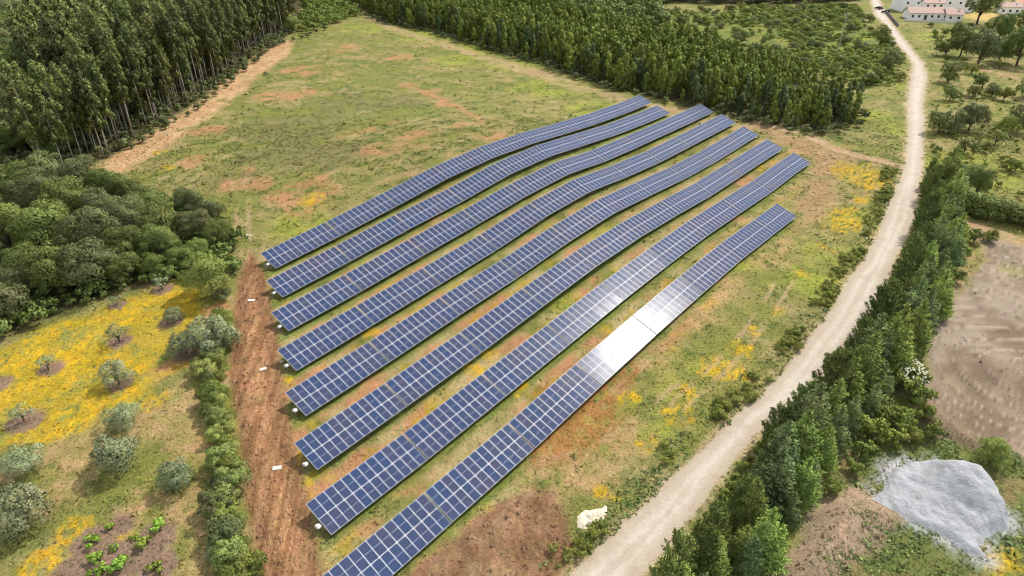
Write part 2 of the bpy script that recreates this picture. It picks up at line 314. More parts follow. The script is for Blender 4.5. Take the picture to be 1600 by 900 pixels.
    col = mixc(col, mixc(np.broadcast_to(C(.175, .094, .048), col.shape), C(.255, .155, .088), sstep(.35, .65, n3 * .5 + n2 * .5)), m * .97); cls = np.where(m > .5, 3, cls)
    d = sdist(P_EARTH, wx, wy); m = sstep(-1.0, .6, d)
    col = mixc(col, mixc(np.broadcast_to(C(.215, .155, .100), col.shape), C(.30, .22, .145), n2), m); cls = np.where(m > .5, 3, cls)
    d = sdist(P_YARD, wx, wy); m = sstep(-1.0, .8, d)
    yc = mixc(np.broadcast_to(SANDC, col.shape), SAND2, sstep(.42, .6, n2)); yc = mixc(yc, C(.32, .265, .205), sstep(.5, .7, n1) * .6)
    yc = mixc(yc, C(.25, .24, .09), sstep(.55, .7, fbm(x, y, 7, 3)) * sstep(95, 105, y) * .8)
    yt = yard_tracks(x, y); yc = mixc(yc, C(.36, .29, .215), sstep(.3, .9, yt) * .7); yc = mixc(yc, C(.125, .09, .06), sstep(.08, .3, yt) * (1 - sstep(.3, .6, yt)) * .6)
    col = mixc(col, yc, m); cls = np.where(m > .5, 4, cls)
    d = sdist(P_BANK, sx, sy); m = sstep(-.8, .6, d); col = mixc(col, C(.19, .13, .09), m * .9)
    d = sdist(P_ROAD, sx, sy)
    mg = sstep(-1.5, -.1, d); col = mixc(col, C(.44, .32, .205), mg * sstep(.25, .55, n3) * .6)
    m = sstep(-.35, .25, d)
    lane = vnoise(d * 2.4, (x + y) * .06, 1.0, 3)
    rc = mixc(np.broadcast_to(ROADC, col.shape), ROAD2, sstep(.35, .75, lane * .6 + n2 * .4) * .75)
    rut2 = np.exp(-((d - 1.75) / .42) ** 2) + np.exp(-((d - 3.1) / .30) ** 2) * .5
    rc = mixc(rc, C(.47, .415, .345), sstep(.4, .7, n1 * .5 + lane * .5) * .4 + sstep(120, 170, y) * .25 + rut2 * .7)
    rc = mixc(rc, C(.32, .255, .19), sstep(.56, .72, vnoise(x, y, 1.7, 6) * .6 + n3 * .4) * .3)
    rc = mixc(rc, C(.36, .28, .195), (1 - sstep(.1, 1.3, d)) * .55)
    col = mixc(col, rc, m); cls = np.where(m > .5, 5, cls)
    return np.clip(col, .01, .8), cls

def yard_tracks(x, y):
    cx, cy = YC
    q = x + (fbm(x, y, 16, 2) - .5) * 6; w = y + (fbm(x, y, 16, 3) - .5) * 6
    ph = np.hypot((q - cx) * .8, w - cy) / 2.5
    return (1 - np.abs(np.sin(math.pi * ph))) ** 4 * sstep(.22, .48, fbm(x, y, 8, 5)) + .5 * (1 - np.abs(np.sin(math.pi * (ph * .5 + x * .05 + 1.3)))) ** 5
def height(x, y):
    h = height0(x, y)
    x = np.asarray(x, float); y = np.asarray(y, float)
    h = h + (fbm(x, y, 3, 1, 3) - .5) * .16 + (vnoise(x, y, .9, 4) - .5) * .07
    d = sdist(P_ROAD, x, y); rd = sstep(-1.2, .4, d)
    h = h - rd * .12 - rd * (fbm(x, y, 3, 1, 3) - .5) * .13
    d = sdist(P_BROWN, x, y); m = sstep(-.5, 1.5, d); h = h + m * ((fbm(x, y, 1.4, 5, 3) - .5) * .9 + (vnoise(x, y, .45, 3) - .5) * .22 + .12)
    d = sdist(P_TRACK, x, y); m = sstep(-.5, .8, d); h = h + m * ((vnoise(x * 3 + y * .3, y * .15, .9, 2) - .5) * .24 + (vnoise(x, y, .5, 2) - .5) * .20)
    d = sdist(P_YARD, x, y); m = sstep(0, 3, d)
    if np.max(m) > 0:
        cx, cy = YC
        q = x + (fbm(x, y, 9, 2) - .5) * 5; w = y + (fbm(x, y, 9, 3) - .5) * 5
        rad = np.hypot(q - cx, w - cy)
        rid = yard_tracks(x, y)
        hump = np.exp(-((x - cx) ** 2 / 80 + (y - cy) ** 2 / 14)) * 1.6
        h = h + m * (rid * .34 + hump + (fbm(x, y, 12, 6) - .5) * 1.2)
    d = sdist(P_EARTH, x, y); m = sstep(0, 3.2, d); h = h + m * (1.1 + (fbm(x, y, 2, 6) - .5) * .9)
    d = sdist(P_BANK, x, y); m = sstep(0, 1.6, d); h = h + m * .7
    return h
YC = at1(1610, 585)

# ------------------------------------------------------------------ material helpers
def new_mat(name):
    m = bpy.data.materials.new(name); m.use_nodes = True
    nt = m.node_tree; nt.nodes.clear()
    out = nt.nodes.new('ShaderNodeOutputMaterial'); b = nt.nodes.new('ShaderNodeBsdfPrincipled')
    nt.links.new(b.outputs['BSDF'], out.inputs['Surface']); b.inputs['Roughness'].default_value = .85
    return m, nt, b, out
def N(nt, t, **kw):
    n = nt.nodes.new(t)
    for k, v in kw.items():
        if hasattr(n, k): setattr(n, k, v)
        else: n.inputs[k].default_value = v
    return n
def plain(name, col, rough=.7, var=.25, scale=6.0, metal=0.0):
    m, nt, b, out = new_mat(name)
    t = N(nt, 'ShaderNodeTexCoord'); no = N(nt, 'ShaderNodeTexNoise', Scale=scale, Detail=5.0)
    mx = N(nt, 'ShaderNodeMix', data_type='RGBA'); mx.inputs['A'].default_value = (*[c * (1 - var) for c in col], 1); mx.inputs['B'].default_value = (*[min(1, c * (1 + var)) for c in col], 1)
    nt.links.new(t.outputs['Object'], no.inputs['Vector']); nt.links.new(no.outputs['Fac'], mx.inputs['Factor']); nt.links.new(mx.outputs['Result'], b.inputs['Base Color'])
    b.inputs['Roughness'].default_value = rough; b.inputs['Metallic'].default_value = metal
    return m
def ground_mat(nm='ground cover', lo=.66, hi=1.40, bd=.2, weeds=.42):
    m, nt, b, out = new_mat(nm)
    a = N(nt, 'ShaderNodeAttribute', attribute_name='cover')
    t = N(nt, 'ShaderNodeTexCoord')
    n1 = N(nt, 'ShaderNodeTexNoise', Scale=2.6, Detail=7.0, Roughness=.7)
    n2 = N(nt, 'ShaderNodeTexNoise', Scale=.9, Detail=6.0, Roughness=.65)
    hs = N(nt, 'ShaderNodeHueSaturation')
    mr = N(nt, 'ShaderNodeMapRange'); mr.inputs['From Min'].default_value = .3; mr.inputs['From Max'].default_value = .7; mr.inputs['To Min'].default_value = lo; mr.inputs['To Max'].default_value = hi
    mr2 = N(nt, 'ShaderNodeMapRange'); mr2.inputs['From Min'].default_value = .3; mr2.inputs['From Max'].default_value = .7; mr2.inputs['To Min'].default_value = .485; mr2.inputs['To Max'].default_value = .515
    bp = N(nt, 'ShaderNodeBump', Strength=.9, Distance=bd)
    L = nt.links.new
    L(t.outputs['Object'], n1.inputs['Vector']); L(t.outputs['Object'], n2.inputs['Vector'])
    L(n1.outputs['Fac'], mr.inputs['Value']); L(n2.outputs['Fac'], mr2.inputs['Value'])
    L(a.outputs['Color'], hs.inputs['Color']); L(mr.outputs['Result'], hs.inputs['Value']); L(mr2.outputs['Result'], hs.inputs['Hue'])
    n3 = N(nt, 'ShaderNodeTexNoise', Scale=4.2, Detail=4.0, Roughness=.6); n4 = N(nt, 'ShaderNodeTexNoise', Scale=.35, Detail=3.0)
    L(t.outputs['Object'], n3.inputs['Vector']); L(t.outputs['Object'], n4.inputs['Vector'])
    sm = N(nt, 'ShaderNodeMath', operation='MULTIPLY_ADD'); sm.inputs[1].default_value = .8; L(n4.outputs['Fac'], sm.inputs[0]); L(n3.outputs['Fac'], sm.inputs[2])
    mw = N(nt, 'ShaderNodeMapRange'); mw.inputs['From Min'].default_value = .93; mw.inputs['From Max'].default_value = 1.04; mw.inputs['To Max'].default_value = weeds; L(sm.outputs['Value'], mw.inputs['Value'])
    ml = N(nt, 'ShaderNodeMix', data_type='RGBA', blend_type='MULTIPLY'); ml.inputs['B'].default_value = (.42, .62, .38, 1); L(mw.outputs['Result'], ml.inputs['Factor']); L(hs.outputs['Color'], ml.inputs['A'])
    md = N(nt, 'ShaderNodeMapRange'); md.inputs['From Min'].default_value = .80; md.inputs['From Max'].default_value = .70; md.inputs['To Max'].default_value = weeds; L(sm.outputs['Value'], md.inputs['Value'])
    m3 = N(nt, 'ShaderNodeMix', data_type='RGBA', blend_type='MULTIPLY'); m3.inputs['B'].default_value = (1.7, 1.45, 1.5, 1); L(md.outputs['Result'], m3.inputs['Factor']); L(ml.outputs['Result'], m3.inputs['A'])
    L(m3.outputs['Result'], b.inputs['Base Color']); L(n1.outputs['Fac'], bp.inputs['Height']); L(bp.outputs['Normal'], b.inputs['Normal'])
    b.inputs['Roughness'].default_value = .95; b.inputs['Specular IOR Level'].default_value = .15
    return m
def leaf_mat(name, col, tip=None, trans=.22, attr=None, val=.45):
    m, nt, b, out = new_mat(name)
    L = nt.links.new
    tip = tip or tuple(c * 1.5 for c in col)
    g = N(nt, 'ShaderNodeNewGeometry'); oi = N(nt, 'ShaderNodeObjectInfo'); t = N(nt, 'ShaderNodeTexCoord')
    no = N(nt, 'ShaderNodeTexNoise', Scale=.55, Detail=3.0)
    add = N(nt, 'ShaderNodeMath', operation='MULTIPLY_ADD'); add.inputs[1].default_value = .55; 
    mr = N(nt, 'ShaderNodeMapRange'); mr.inputs['From Min'].default_value = .38; mr.inputs['From Max'].default_value = .95
    mx = N(nt, 'ShaderNodeMix', data_type='RGBA'); mx.inputs['A'].default_value = (*col, 1); mx.inputs['B'].default_value = (*tip, 1)
    L(t.outputs['Object'], no.inputs['Vector']); L(g.outputs['Random Per Island'], add.inputs[0]); L(no.outputs['Fac'], add.inputs[2]); L(add.outputs['Value'], mr.inputs['Value']); L(mr.outputs['Result'], mx.inputs['Factor'])
    src = mx.outputs['Result']
    if attr:
        a = N(nt, 'ShaderNodeAttribute', attribute_name=attr); src = a.outputs['Color']
    hs = N(nt, 'ShaderNodeHueSaturation')
    v = N(nt, 'ShaderNodeMapRange'); v.inputs['To Min'].default_value = 1 - val * .6; v.inputs['To Max'].default_value = 1 + val * .6
    h = N(nt, 'ShaderNodeMapRange'); h.inputs['To Min'].default_value = .482; h.inputs['To Max'].default_value = .518
    m2 = N(nt, 'ShaderNodeMath', operation='FRACT'); m3 = N(nt, 'ShaderNodeMath', operation='MULTIPLY'); m3.inputs[1].default_value = 7.31
    rnd = g.outputs['Random Per Island'] if attr else oi.outputs['Random']
    L(rnd, v.inputs['Value']); L(rnd, m3.inputs[0]); L(m3.outputs['Value'], m2.inputs[0]); L(m2.outputs['Value'], h.inputs['Value'])
    L(src, hs.inputs['Color']); L(v.outputs['Result'], hs.inputs['Value']); L(h.outputs['Result'], hs.inputs['Hue'])
    L(hs.outputs['Color'], b.inputs['Base Color']); b.inputs['Roughness'].default_value = .6; b.inputs['Specular IOR Level'].default_value = .25
    if trans > 0:
        tr = N(nt, 'ShaderNodeBsdfTranslucent'); ms = N(nt, 'ShaderNodeMixShader'); ms.inputs['Fac'].default_value = trans
        L(hs.outputs['Color'], tr.inputs['Color']); L(b.outputs['BSDF'], ms.inputs[1]); L(tr.outputs['BSDF'], ms.inputs[2]); L(ms.outputs['Shader'], out.inputs['Surface'])
    return m
M = {}
M['ground'] = ground_mat(); M['road'] = ground_mat('gravel road surface', .86, 1.11, .035, 0); M['sand'] = ground_mat('bare sand', .82, 1.17, .09, 0)
M['broadleaf'] = leaf_mat('broadleaf leaves', (0.097, 0.137, 0.032), (0.217, 0.263, 0.065))
M['oak_bright'] = leaf_mat('bright oak leaves', (.118, .178, .034), (.225, .290, .070))
M['grey_oak'] = leaf_mat('grey green leaves', (0.103, 0.128, 0.043), (0.217, 0.242, 0.090))
M['euc'] = leaf_mat('eucalyptus leaves', (.070, .090, .028), (.200, .228, .062), val=.8)
M['young'] = leaf_mat('young eucalyptus leaves', (.080, .115, .018), (.250, .295, .042), val=.8)
M['pine'] = leaf_mat('pine needles', (.100, .150, .036), (.195, .255, .065), trans=.15)
M['cypress'] = leaf_mat('cypress sprays', (.185, .265, .052), (.345, .430, .100), trans=.2)
M['cypress_blue'] = leaf_mat('dull cypress sprays', (.148, .208, .068), (.285, .355, .135), trans=.2)
M['olive'] = leaf_mat('olive leaves', (.175, .215, .095), (.340, .385, .210), trans=.15)
M['young_dark'] = leaf_mat('darker young leaves', (.052, .088, .030), (.135, .190, .062), val=.6)
M['vine'] = leaf_mat('vine leaves', (.190, .310, .030), (.330, .450, .075))
M['shrub'] = leaf_mat('shrub leaves', (0.131, 0.179, 0.032), (0.257, 0.299, 0.058))
M['hedge'] = leaf_mat('hedge leaves', (0.200, 0.250, 0.062), (0.385, 0.440, 0.126))
M['white_flower'] = plain('white flowers', (.60, .61, .44), .8, .08)
M['tuft'] = leaf_mat('ground plants', (.1, .13, .04), attr='tone', trans=.15, val=.55)
M['bark'] = plain('dark bark', (.10, .075, .055), .9, .4, 5)
M['pale_bark'] = plain('pale bark', (.36, .31, .25), .8, .35, 3)
M['frame'] = plain('galvanised steel', (.42, .43, .44), .45, .12, 3, .6)
M['alu'] = plain('anodised aluminium', (.66, .67, .70), .42, .03, 3, 0.0)
M['whitebox'] = plain('white painted steel', (.74, .75, .76), .45, .06)
M['concrete'] = plain('pale concrete', (.62, .58, .50), .85, .2, 4)
M['render_wall'] = plain('white rendered wall', (.84, .83, .80), .85, .07, 1.2)
M['roof'] = plain('weathered pink roof tiles', (.42, .29, .24), .85, .25, 2.5)
M['roof_orange'] = plain('orange clay roof tiles', (.45, .22, .12), .85, .25, 2.5)
M['window'] = plain('dark window glass', (.03, .035, .045), .15, .1)
M['doorm'] = plain('dark painted door', (.05, .045, .05), .5, .1)
M['carpaint'] = plain('dark car paint', (.02, .025, .035), .25, .1)
M['tyre'] = plain('black rubber', (.02, .02, .02), .8, .1)
M['wallstone'] = plain('dark stone wall', (.14, .12, .11), .9, .4, 2)
M['gravel'] = plain('pale grey gravel', (.36, .37, .385), .95, .34, .7)
M['palerock'] = plain('cream limestone', (.66, .58, .44), .9, .15, 3)
def bump(m, scale, dist, strength=.8):
    nt = m.node_tree; b = [n for n in nt.nodes if n.type == 'BSDF_PRINCIPLED'][0]
    t = N(nt, 'ShaderNodeTexCoord'); no = N(nt, 'ShaderNodeTexNoise', Scale=scale, Detail=6.0, Roughness=.7); bp = N(nt, 'ShaderNodeBump', Strength=strength, Distance=dist)
    nt.links.new(t.outputs['Object'], no.inputs['Vector']); nt.links.new(no.outputs['Fac'], bp.inputs['Height']); nt.links.new(bp.outputs['Normal'], b.inputs['Normal'])
bump(M['gravel'], 2.0, .35); bump(M['palerock'], 2.0, .2); bump(M['bark'], 6, .05)

def glass_mat():
    """photovoltaic glass: blue cells with thin pale lines, laid out in the module's own metres"""
    m, nt, b, out = new_mat('solar cells')
    L = nt.links.new
    t = N(nt, 'ShaderNodeTexCoord'); sp = N(nt, 'ShaderNodeSeparateXYZ'); L(t.outputs['Object'], sp.inputs['Vector'])
    def lines(sock, pitch, width):
        d = N(nt, 'ShaderNodeMath', operation='DIVIDE'); d.inputs[1].default_value = pitch; L(sock, d.inputs[0])
        fr = N(nt, 'ShaderNodeMath', operation='FRACT'); L(d.outputs[0], fr.inputs[0])
        s = N(nt, 'ShaderNodeMath', operation='SUBTRACT'); s.inputs[1].default_value = .5; L(fr.outputs[0], s.inputs[0])
        ab = N(nt, 'ShaderNodeMath', operation='ABSOLUTE'); L(s.outputs[0], ab.inputs[0])
        g = N(nt, 'ShaderNodeMath', operation='GREATER_THAN'); g.inputs[1].default_value = .5 - width / pitch / 2; L(ab.outputs[0], g.inputs[0])
        return g.outputs[0]
    lx = lines(sp.outputs['X'], .176, .010); ly = lines(sp.outputs['Y'], .0915, .005)
    ab = N(nt, 'ShaderNodeMath', operation='ABSOLUTE'); L(sp.outputs['Y'], ab.inputs[0])
    mid = N(nt, 'ShaderNodeMath', operation='LESS_THAN'); mid.inputs[1].default_value = .013; L(ab.outputs[0], mid.inputs[0])
    mx = N(nt, 'ShaderNodeMath', operation='MAXIMUM'); L(lx, mx.inputs[0]); L(ly, mx.inputs[1])
    oi = N(nt, 'ShaderNodeObjectInfo')
    cr = N(nt, 'ShaderNodeValToRGB'); cr.color_ramp.interpolation = 'LINEAR'
    e = cr.color_ramp.elements; e[0].position = 0; e[0].color = (.023, .045, .108, 1); e[1].position = 1; e[1].color = (.045, .048, .084, 1)
    k = e.new(.35); k.color = (.029, .044, .096, 1); k = e.new(.7); k.color = (.036, .046, .092, 1)
    L(oi.outputs['Random'], cr.inputs['Fac'])
    c1 = N(nt, 'ShaderNodeMix', data_type='RGBA'); c1.inputs['B'].default_value = (.16, .19, .30, 1); L(mx.outputs[0], c1.inputs['Factor']); L(cr.outputs['Color'], c1.inputs['A'])
    c2 = N(nt, 'ShaderNodeMix', data_type='RGBA'); c2.inputs['B'].default_value = (.55, .58, .66, 1); L(mid.outputs[0], c2.inputs['Factor']); L(c1.outputs['Result'], c2.inputs['A'])
    L(c2.outputs['Result'], b.inputs['Base Color'])
    b.inputs['Roughness'].default_value = .20; b.inputs['IOR'].default_value = 1.5; b.inputs['Specular IOR Level'].default_value = .062
    return m
M['cells'] = glass_mat()

# ------------------------------------------------------------------ object helpers
COL = scene.collection
def mesh_obj(name, verts, faces, mat, parent=None, smooth=False, mats=None, midx=None):
    me = bpy.data.meshes.new(name); me.from_pydata([tuple(v) for v in verts], [], [tuple(f) for f in faces]); 
    for m in (mats or [mat]): me.materials.append(m)
    if midx is not None: me.polygons.foreach_set('material_index', midx)
    if smooth: me.polygons.foreach_set('use_smooth', [True] * len(me.polygons))
    me.update()
    o = bpy.data.objects.new(name, me); COL.objects.link(o)
    if parent: o.parent = parent
    return o
def fast_mesh(name, V, Fc, nper, mat, normals=None, attr=None, smooth=True):
    me = bpy.data.meshes.new(name); nf = len(Fc)
    me.vertices.add(len(V)); me.vertices.foreach_set('co', np.asarray(V, np.float32).ravel())
    me.loops.add(nf * nper); me.loops.foreach_set('vertex_index', np.asarray(Fc, np.int32).ravel())
    me.polygons.add(nf); me.polygons.foreach_set('loop_start', np.arange(0, nf * nper, nper, dtype=np.int32))
    me.update(calc_edges=True)
    me.polygons.foreach_set('use_smooth', np.full(nf, smooth))
    me.materials.append(mat)
    if attr is not None:
        a = me.color_attributes.new(attr[0], 'FLOAT_COLOR', 'POINT')
        c = np.ones((len(V), 4), np.float32); c[:, :3] = attr[1]; a.data.foreach_set('color', c.ravel())
    if normals is not None: me.normals_split_custom_set_from_vertices(np.asarray(normals, np.float32))
    return me
def link(name, me, parent=None):
    o = bpy.data.objects.new(name, me); COL.objects.link(o); o.parent = parent; return o
def tag(o, label=None, cat=None, group=None, kind=None):
    if label: o['label'] = label
    if cat: o['category'] = cat
    if group: o['group'] = group
    if kind: o['kind'] = kind
    return o
def empty(name, loc, rz=0):
    o = bpy.data.objects.new(name, None); o.empty_display_size = .5; o.location = loc; o.rotation_euler = (0, 0, rz); COL.objects.link(o); return o
class MB:
    def __init__(s): s.v = []; s.f = []; s.m = []
    def box(s, c, d, rot=None, m=0):
        b = len(s.v)
        for i in (-1, 1):
            for j in (-1, 1):
                for k in (-1, 1):
                    p = Vector((i * d[0] / 2, j * d[1] / 2, k * d[2] / 2))
                    if rot is not None: p = rot @ p
                    s.v.append(tuple(p + Vector(c)))
        for f in ((0, 1, 3, 2), (4, 6, 7, 5), (0, 4, 5, 1), (2, 3, 7, 6), (0, 2, 6, 4), (1, 5, 7, 3)):
            s.f.append(tuple(b + q for q in f)); s.m.append(m)
        return s
    def tube(s, pts, rad, n=7, m=0):
        pts = [Vector(p) for p in pts]; rings = []
        for i, p in enumerate(pts):
            d = (pts[min(i + 1, len(pts) - 1)] - pts[max(i - 1, 0)]).normalized()
            a = d.orthogonal().normalized(); c = d.cross(a); b = len(s.v)
            for k in range(n):
                t = 2 * math.pi * k / n; s.v.append(tuple(p + (a * math.cos(t) + c * math.sin(t)) * rad[i]))
            rings.append(b)
        for i in range(len(rings) - 1):
            for k in range(n):
                s.f.append((rings[i] + k, rings[i] + (k + 1) % n, rings[i + 1] + (k + 1) % n, rings[i + 1] + k)); s.m.append(m)
        s.f.append(tuple(rings[0] + k for k in range(n))[::-1]); s.m.append(m)
        s.f.append(tuple(rings[-1] + k for k in range(n))); s.m.append(m)
        return s
    def face(s, pts, m=0):
        b = len(s.v); s.v += [tuple(p) for p in pts]; s.f.append(tuple(range(b, b + len(pts)))); s.m.append(m); return s
    def build(s, name, mats, parent=None, smooth=False):
        mats = mats if isinstance(mats, list) else [mats]
        return mesh_obj(name, s.v, s.f, None, parent, smooth, mats, s.m)

# ------------------------------------------------------------------ ground: one fan of quads split by what covers it
def build_ground():
    a = -35 + 45 * (np.exp(np.linspace(0, math.log(3100 / 45.), 760)) ) - 10
    ys = a
    nu = 760
    t = np.linspace(-1, 1, nu); u = 1.0 * np.sign(t) * (0.72 * np.abs(t) + 0.28 * np.abs(t) ** 3) * 1.15
    X = u[:, None] * (ys[None, :] + 75); Y = ys[None, :] + 0 * X
    Z = height(X, Y)
    ccol, cls = cover(X, Y)
    nx, ny = X.shape
    V = np.stack([X, Y, Z], -1).reshape(-1, 3); Cc = ccol.reshape(-1, 3)
    gx = np.gradient(Z, axis=0) / np.gradient(X, axis=0); 
    zy = np.gradient(Z, axis=1); xy = np.gradient(X, axis=1); yy = np.gradient(Y, axis=1)
    gy = (zy - gx * xy) / yy
    Nn = np.stack([-gx, -gy, np.ones_like(gx)], -1); Nn /= np.linalg.norm(Nn, axis=-1, keepdims=True); Nn = Nn.reshape(-1, 3)
    idx = np.arange(nx * ny).reshape(nx, ny)
    Fq = np.stack([idx[:-1, :-1], idx[1:, :-1], idx[1:, 1:], idx[:-1, 1:]], -1).reshape(-1, 4)
    fc = cls[:-1, :-1].reshape(-1)
    for k, nm in enumerate(('ground', 'dirt_track', 'dirt_path', 'bare_earth', 'sand_yard', 'road')):
        q = Fq[fc == k]
        if len(q) == 0: continue
        used, inv = np.unique(q.ravel(), return_inverse=True)
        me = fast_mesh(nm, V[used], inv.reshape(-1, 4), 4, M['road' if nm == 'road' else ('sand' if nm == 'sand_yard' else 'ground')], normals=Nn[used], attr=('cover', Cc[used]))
        o = link(nm, me); tag(o, kind='structure')
build_ground()
def gz(x, y): return float(height(np.array([x]), np.array([y]))[0])

# ------------------------------------------------------------------ solar tables
FR = Matrix.Rotation(0, 3, 'X')
def module_mesh():
    w, h, t, fw = 1.143, 2.296, .035, .024
    b = MB()
    b.box((0, 0, -.002), (w - 2 * fw, h - 2 * fw, t - .010), m=1)
    for s_ in (-1, 1):
        b.box((s_ * (w / 2 - fw / 2), 0, 0), (fw, h, t)); b.box((0, s_ * (h / 2 - fw / 2), 0), (w - 2 * fw, fw, t))
    return b
mod0 = module_mesh().build('solar_module', [M['alu'], M['cells']]); MOD_ME = mod0.data; bpy.data.objects.remove(mod0)
RACKS = {}
def rack_mesh(n):
    if n in RACKS: return RACKS[n]
    L = n * 1.155 - .02; b = MB()
    for yy in (-1.75, -.55, .55, 1.75): b.box((0, yy, -.075), (L, .06, .09))
    k = max(2, round(L / 3.3))
    for i in range(k):
        xx = -L / 2 + L * (i + .5) / k; b.box((xx, 0, -.16), (.07, 3.9, .10))
    o = b.build('rack', M['frame']); RACKS[n] = o.data; bpy.data.objects.remove(o); return RACKS[n]
def leg_mesh(h):
    b = MB(); b.box((0, 0, -h / 2), (.10, .07, h)); o = b.build('leg', M['frame']); d = o.data; bpy.data.objects.remove(o); return d
LEG_F, LEG_R = leg_mesh(1.75), leg_mesh(2.75)
ORD = ['first', 'second', 'third', 'fourth', 'fifth', 'sixth', 'seventh', 'eighth', 'ninth', 'tenth', 'eleventh']
ROWN = {1: 'topmost solar row', 2: 'second solar row from the top', 3: 'third solar row from the top', 4: 'fourth solar row from the top',
        5: 'fourth solar row from the bottom', 6: 'third solar row from the bottom', 7: 'second lowest solar row', 8: 'lowest solar row'}
row_start = {}
for r, (off, pr) in ROWS.items():
    pr = np.array(pr)
    if r == 8:
        pr = np.vstack([[18.9, pr[0, 1] - 14.2 * .072], pr])
    d = np.r_[0, np.cumsum(np.hypot(np.diff(pr[:, 0]), np.diff(pr[:, 1])))]
    total = d[-1]; step = 14.05
    ntab = int(math.ceil(total / step - .12))
    row_start[r] = (off, pr)
    for i in range(ntab):
        a0 = i * step; n = 12
        if i == ntab - 1:
            n = max(4, min(12, int(round((total - a0) / 1.155))))
        Ln = n * 1.155 - .02
        s0, z0 = np.interp(a0, d, pr[:, 0]), np.interp(a0, d, pr[:, 1]); a1 = min(a0 + Ln, total)
        s1, z1 = np.interp(a1, d, pr[:, 0]), np.interp(a1, d, pr[:, 1])
        gam = math.atan2(z1 - z0, s1 - s0)
        u = Vector((math.cos(gam) * DIRV[0], math.cos(gam) * DIRV[1], math.sin(gam)))
        sv = Vector((NV[0], NV[1], 0)); up = u.cross(sv) * -1
        if up.z < 0: up = -up
        w = sv * math.cos(TAU) - up * math.sin(TAU)          # down the slope of the glass
        nrm = up * math.cos(TAU) + sv * math.sin(TAU)
        tl = Vector((*(DIRV * s0 + NV * off), z0 + CAM_Z))
        cen = tl + u * (Ln / 2) + w * (TAB_W / 2)
        base = Vector((cen.x, cen.y, float(height0(np.array([cen.x]), np.array([cen.y]))[0])))
        root = empty('solar_table', base, PSI)
        where = ORD[i] + ' from the left' if i < ntab - 1 else 'at the far right end'
        lab = f'solar table {where} in the {ROWN[r]}'
        tag(root, lab, 'solar panels', 'tilted solar tables standing in eight rows')
        ri = Matrix.Rotation(-PSI, 4, 'Z') @ Matrix.Translation(-base)
        Rm = Matrix((u, -w, nrm)).transposed().to_4x4()
        for cx in range(n):
            for cy in (0, 1):
                p = tl + u * (1.155 * cx + .5675) + w * (1.136 + cy * 2.308)
                o = link('solar_module', MOD_ME, root)
                jit = Matrix.Rotation(random.uniform(-.006, .006), 4, 'X') @ Matrix.Rotation(random.uniform(-.006, .006), 4, 'Y')
                o.matrix_local = ri @ Matrix.Translation(p) @ Rm @ jit
        o = link('rack', rack_mesh(n), root); o.matrix_local = ri @ Matrix.Translation(cen) @ Rm
        k = max(2, round(Ln / 3.3))
        for q in range(k):
            xx = -Ln / 2 + Ln * (q + .5) / k
            for yy, me in ((-1.35, LEG_F), (1.35, LEG_R)):
                p = cen + u * xx - w * yy - nrm * .2
                o = link('leg', me, root); o.matrix_local = ri @ Matrix.Translation(p) @ Matrix.Rotation(PSI, 4, 'Z')

# ------------------------------------------------------------------ foliage builders
def unit(v): return v / (np.linalg.norm(v, axis=-1, keepdims=True) + 1e-9)
def rdir(n, g, zmin=-1.0):
    v = unit(g.normal(size=(int(n * 2.5) + 30, 3))); v = v[v[:, 2] > zmin]
    return v[:n]
def leaves(P, Nn, size, g, asp=.6, spread=.9, along=None, tilt=.35):
    """one small quad per leaf clump; vertex normals lean towards the clump's outward direction"""
    n = len(P)
    fn = unit(Nn + g.normal(size=(n, 3)) * spread)
    if along is None:
        t = unit(np.cross(fn, g.normal(size=(n, 3))))
    else:
        t = unit(along + g.normal(size=(n, 3)) * .35); fn = unit(fn - t * (fn * t).sum(1, keepdims=True))
    b = np.cross(fn, t)
    s = (np.asarray(size) * g.uniform(.65, 1.35, n))[:, None]
    h = s * .5; w = s * asp * .5
    V = np.stack([P - t * h - b * w * .55, P + t * h * .3 - b * w, P + t * h + b * w * .3, P - t * h * .3 + b * w], 1)
    sn = unit(Nn + fn * tilt * np.sign((fn * Nn).sum(1, keepdims=True)))
    Nv = np.repeat(sn[:, None, :], 4, 1)
    return V.reshape(-1, 3), Nv.reshape(-1, 3)
def crown_mesh(name, V, Nv, mat):
    n = len(V) // 4
    return fast_mesh(name, V, np.arange(n * 4).reshape(n, 4), 4, mat, normals=Nv)
def lobes_to_points(cs, rs, n, g, zs=1.0, zmin=-.55):
    """points on a cluster of lobes, nothing deep inside another lobe"""
    w = np.array(rs) ** 2; w = w / w.sum(); k = g.choice(len(cs), int(n * 1.7), p=w)
    d = unit(g.normal(size=(len(k), 3))); d[:, 2] = np.where(d[:, 2] < zmin, -d[:, 2], d[:, 2])
    rr = (np.array(rs)[k] * g.uniform(.66, 1.16, len(k)))[:, None]
    P = np.array(cs)[k] + d * rr * [1, 1, zs]
    keep = np.ones(len(P), bool)
    for c, r in zip(cs, rs):
        q = ((P - c) / [1, 1, zs]); keep &= (np.linalg.norm(q, axis=1) > r * .68)
    P, d = P[keep], d[keep]
    cen = np.mean(cs, 0)
    Nn = unit(d * .75 + unit(P - cen) * .45 + [0, 0, .2])
    return P[:n], Nn[:n]
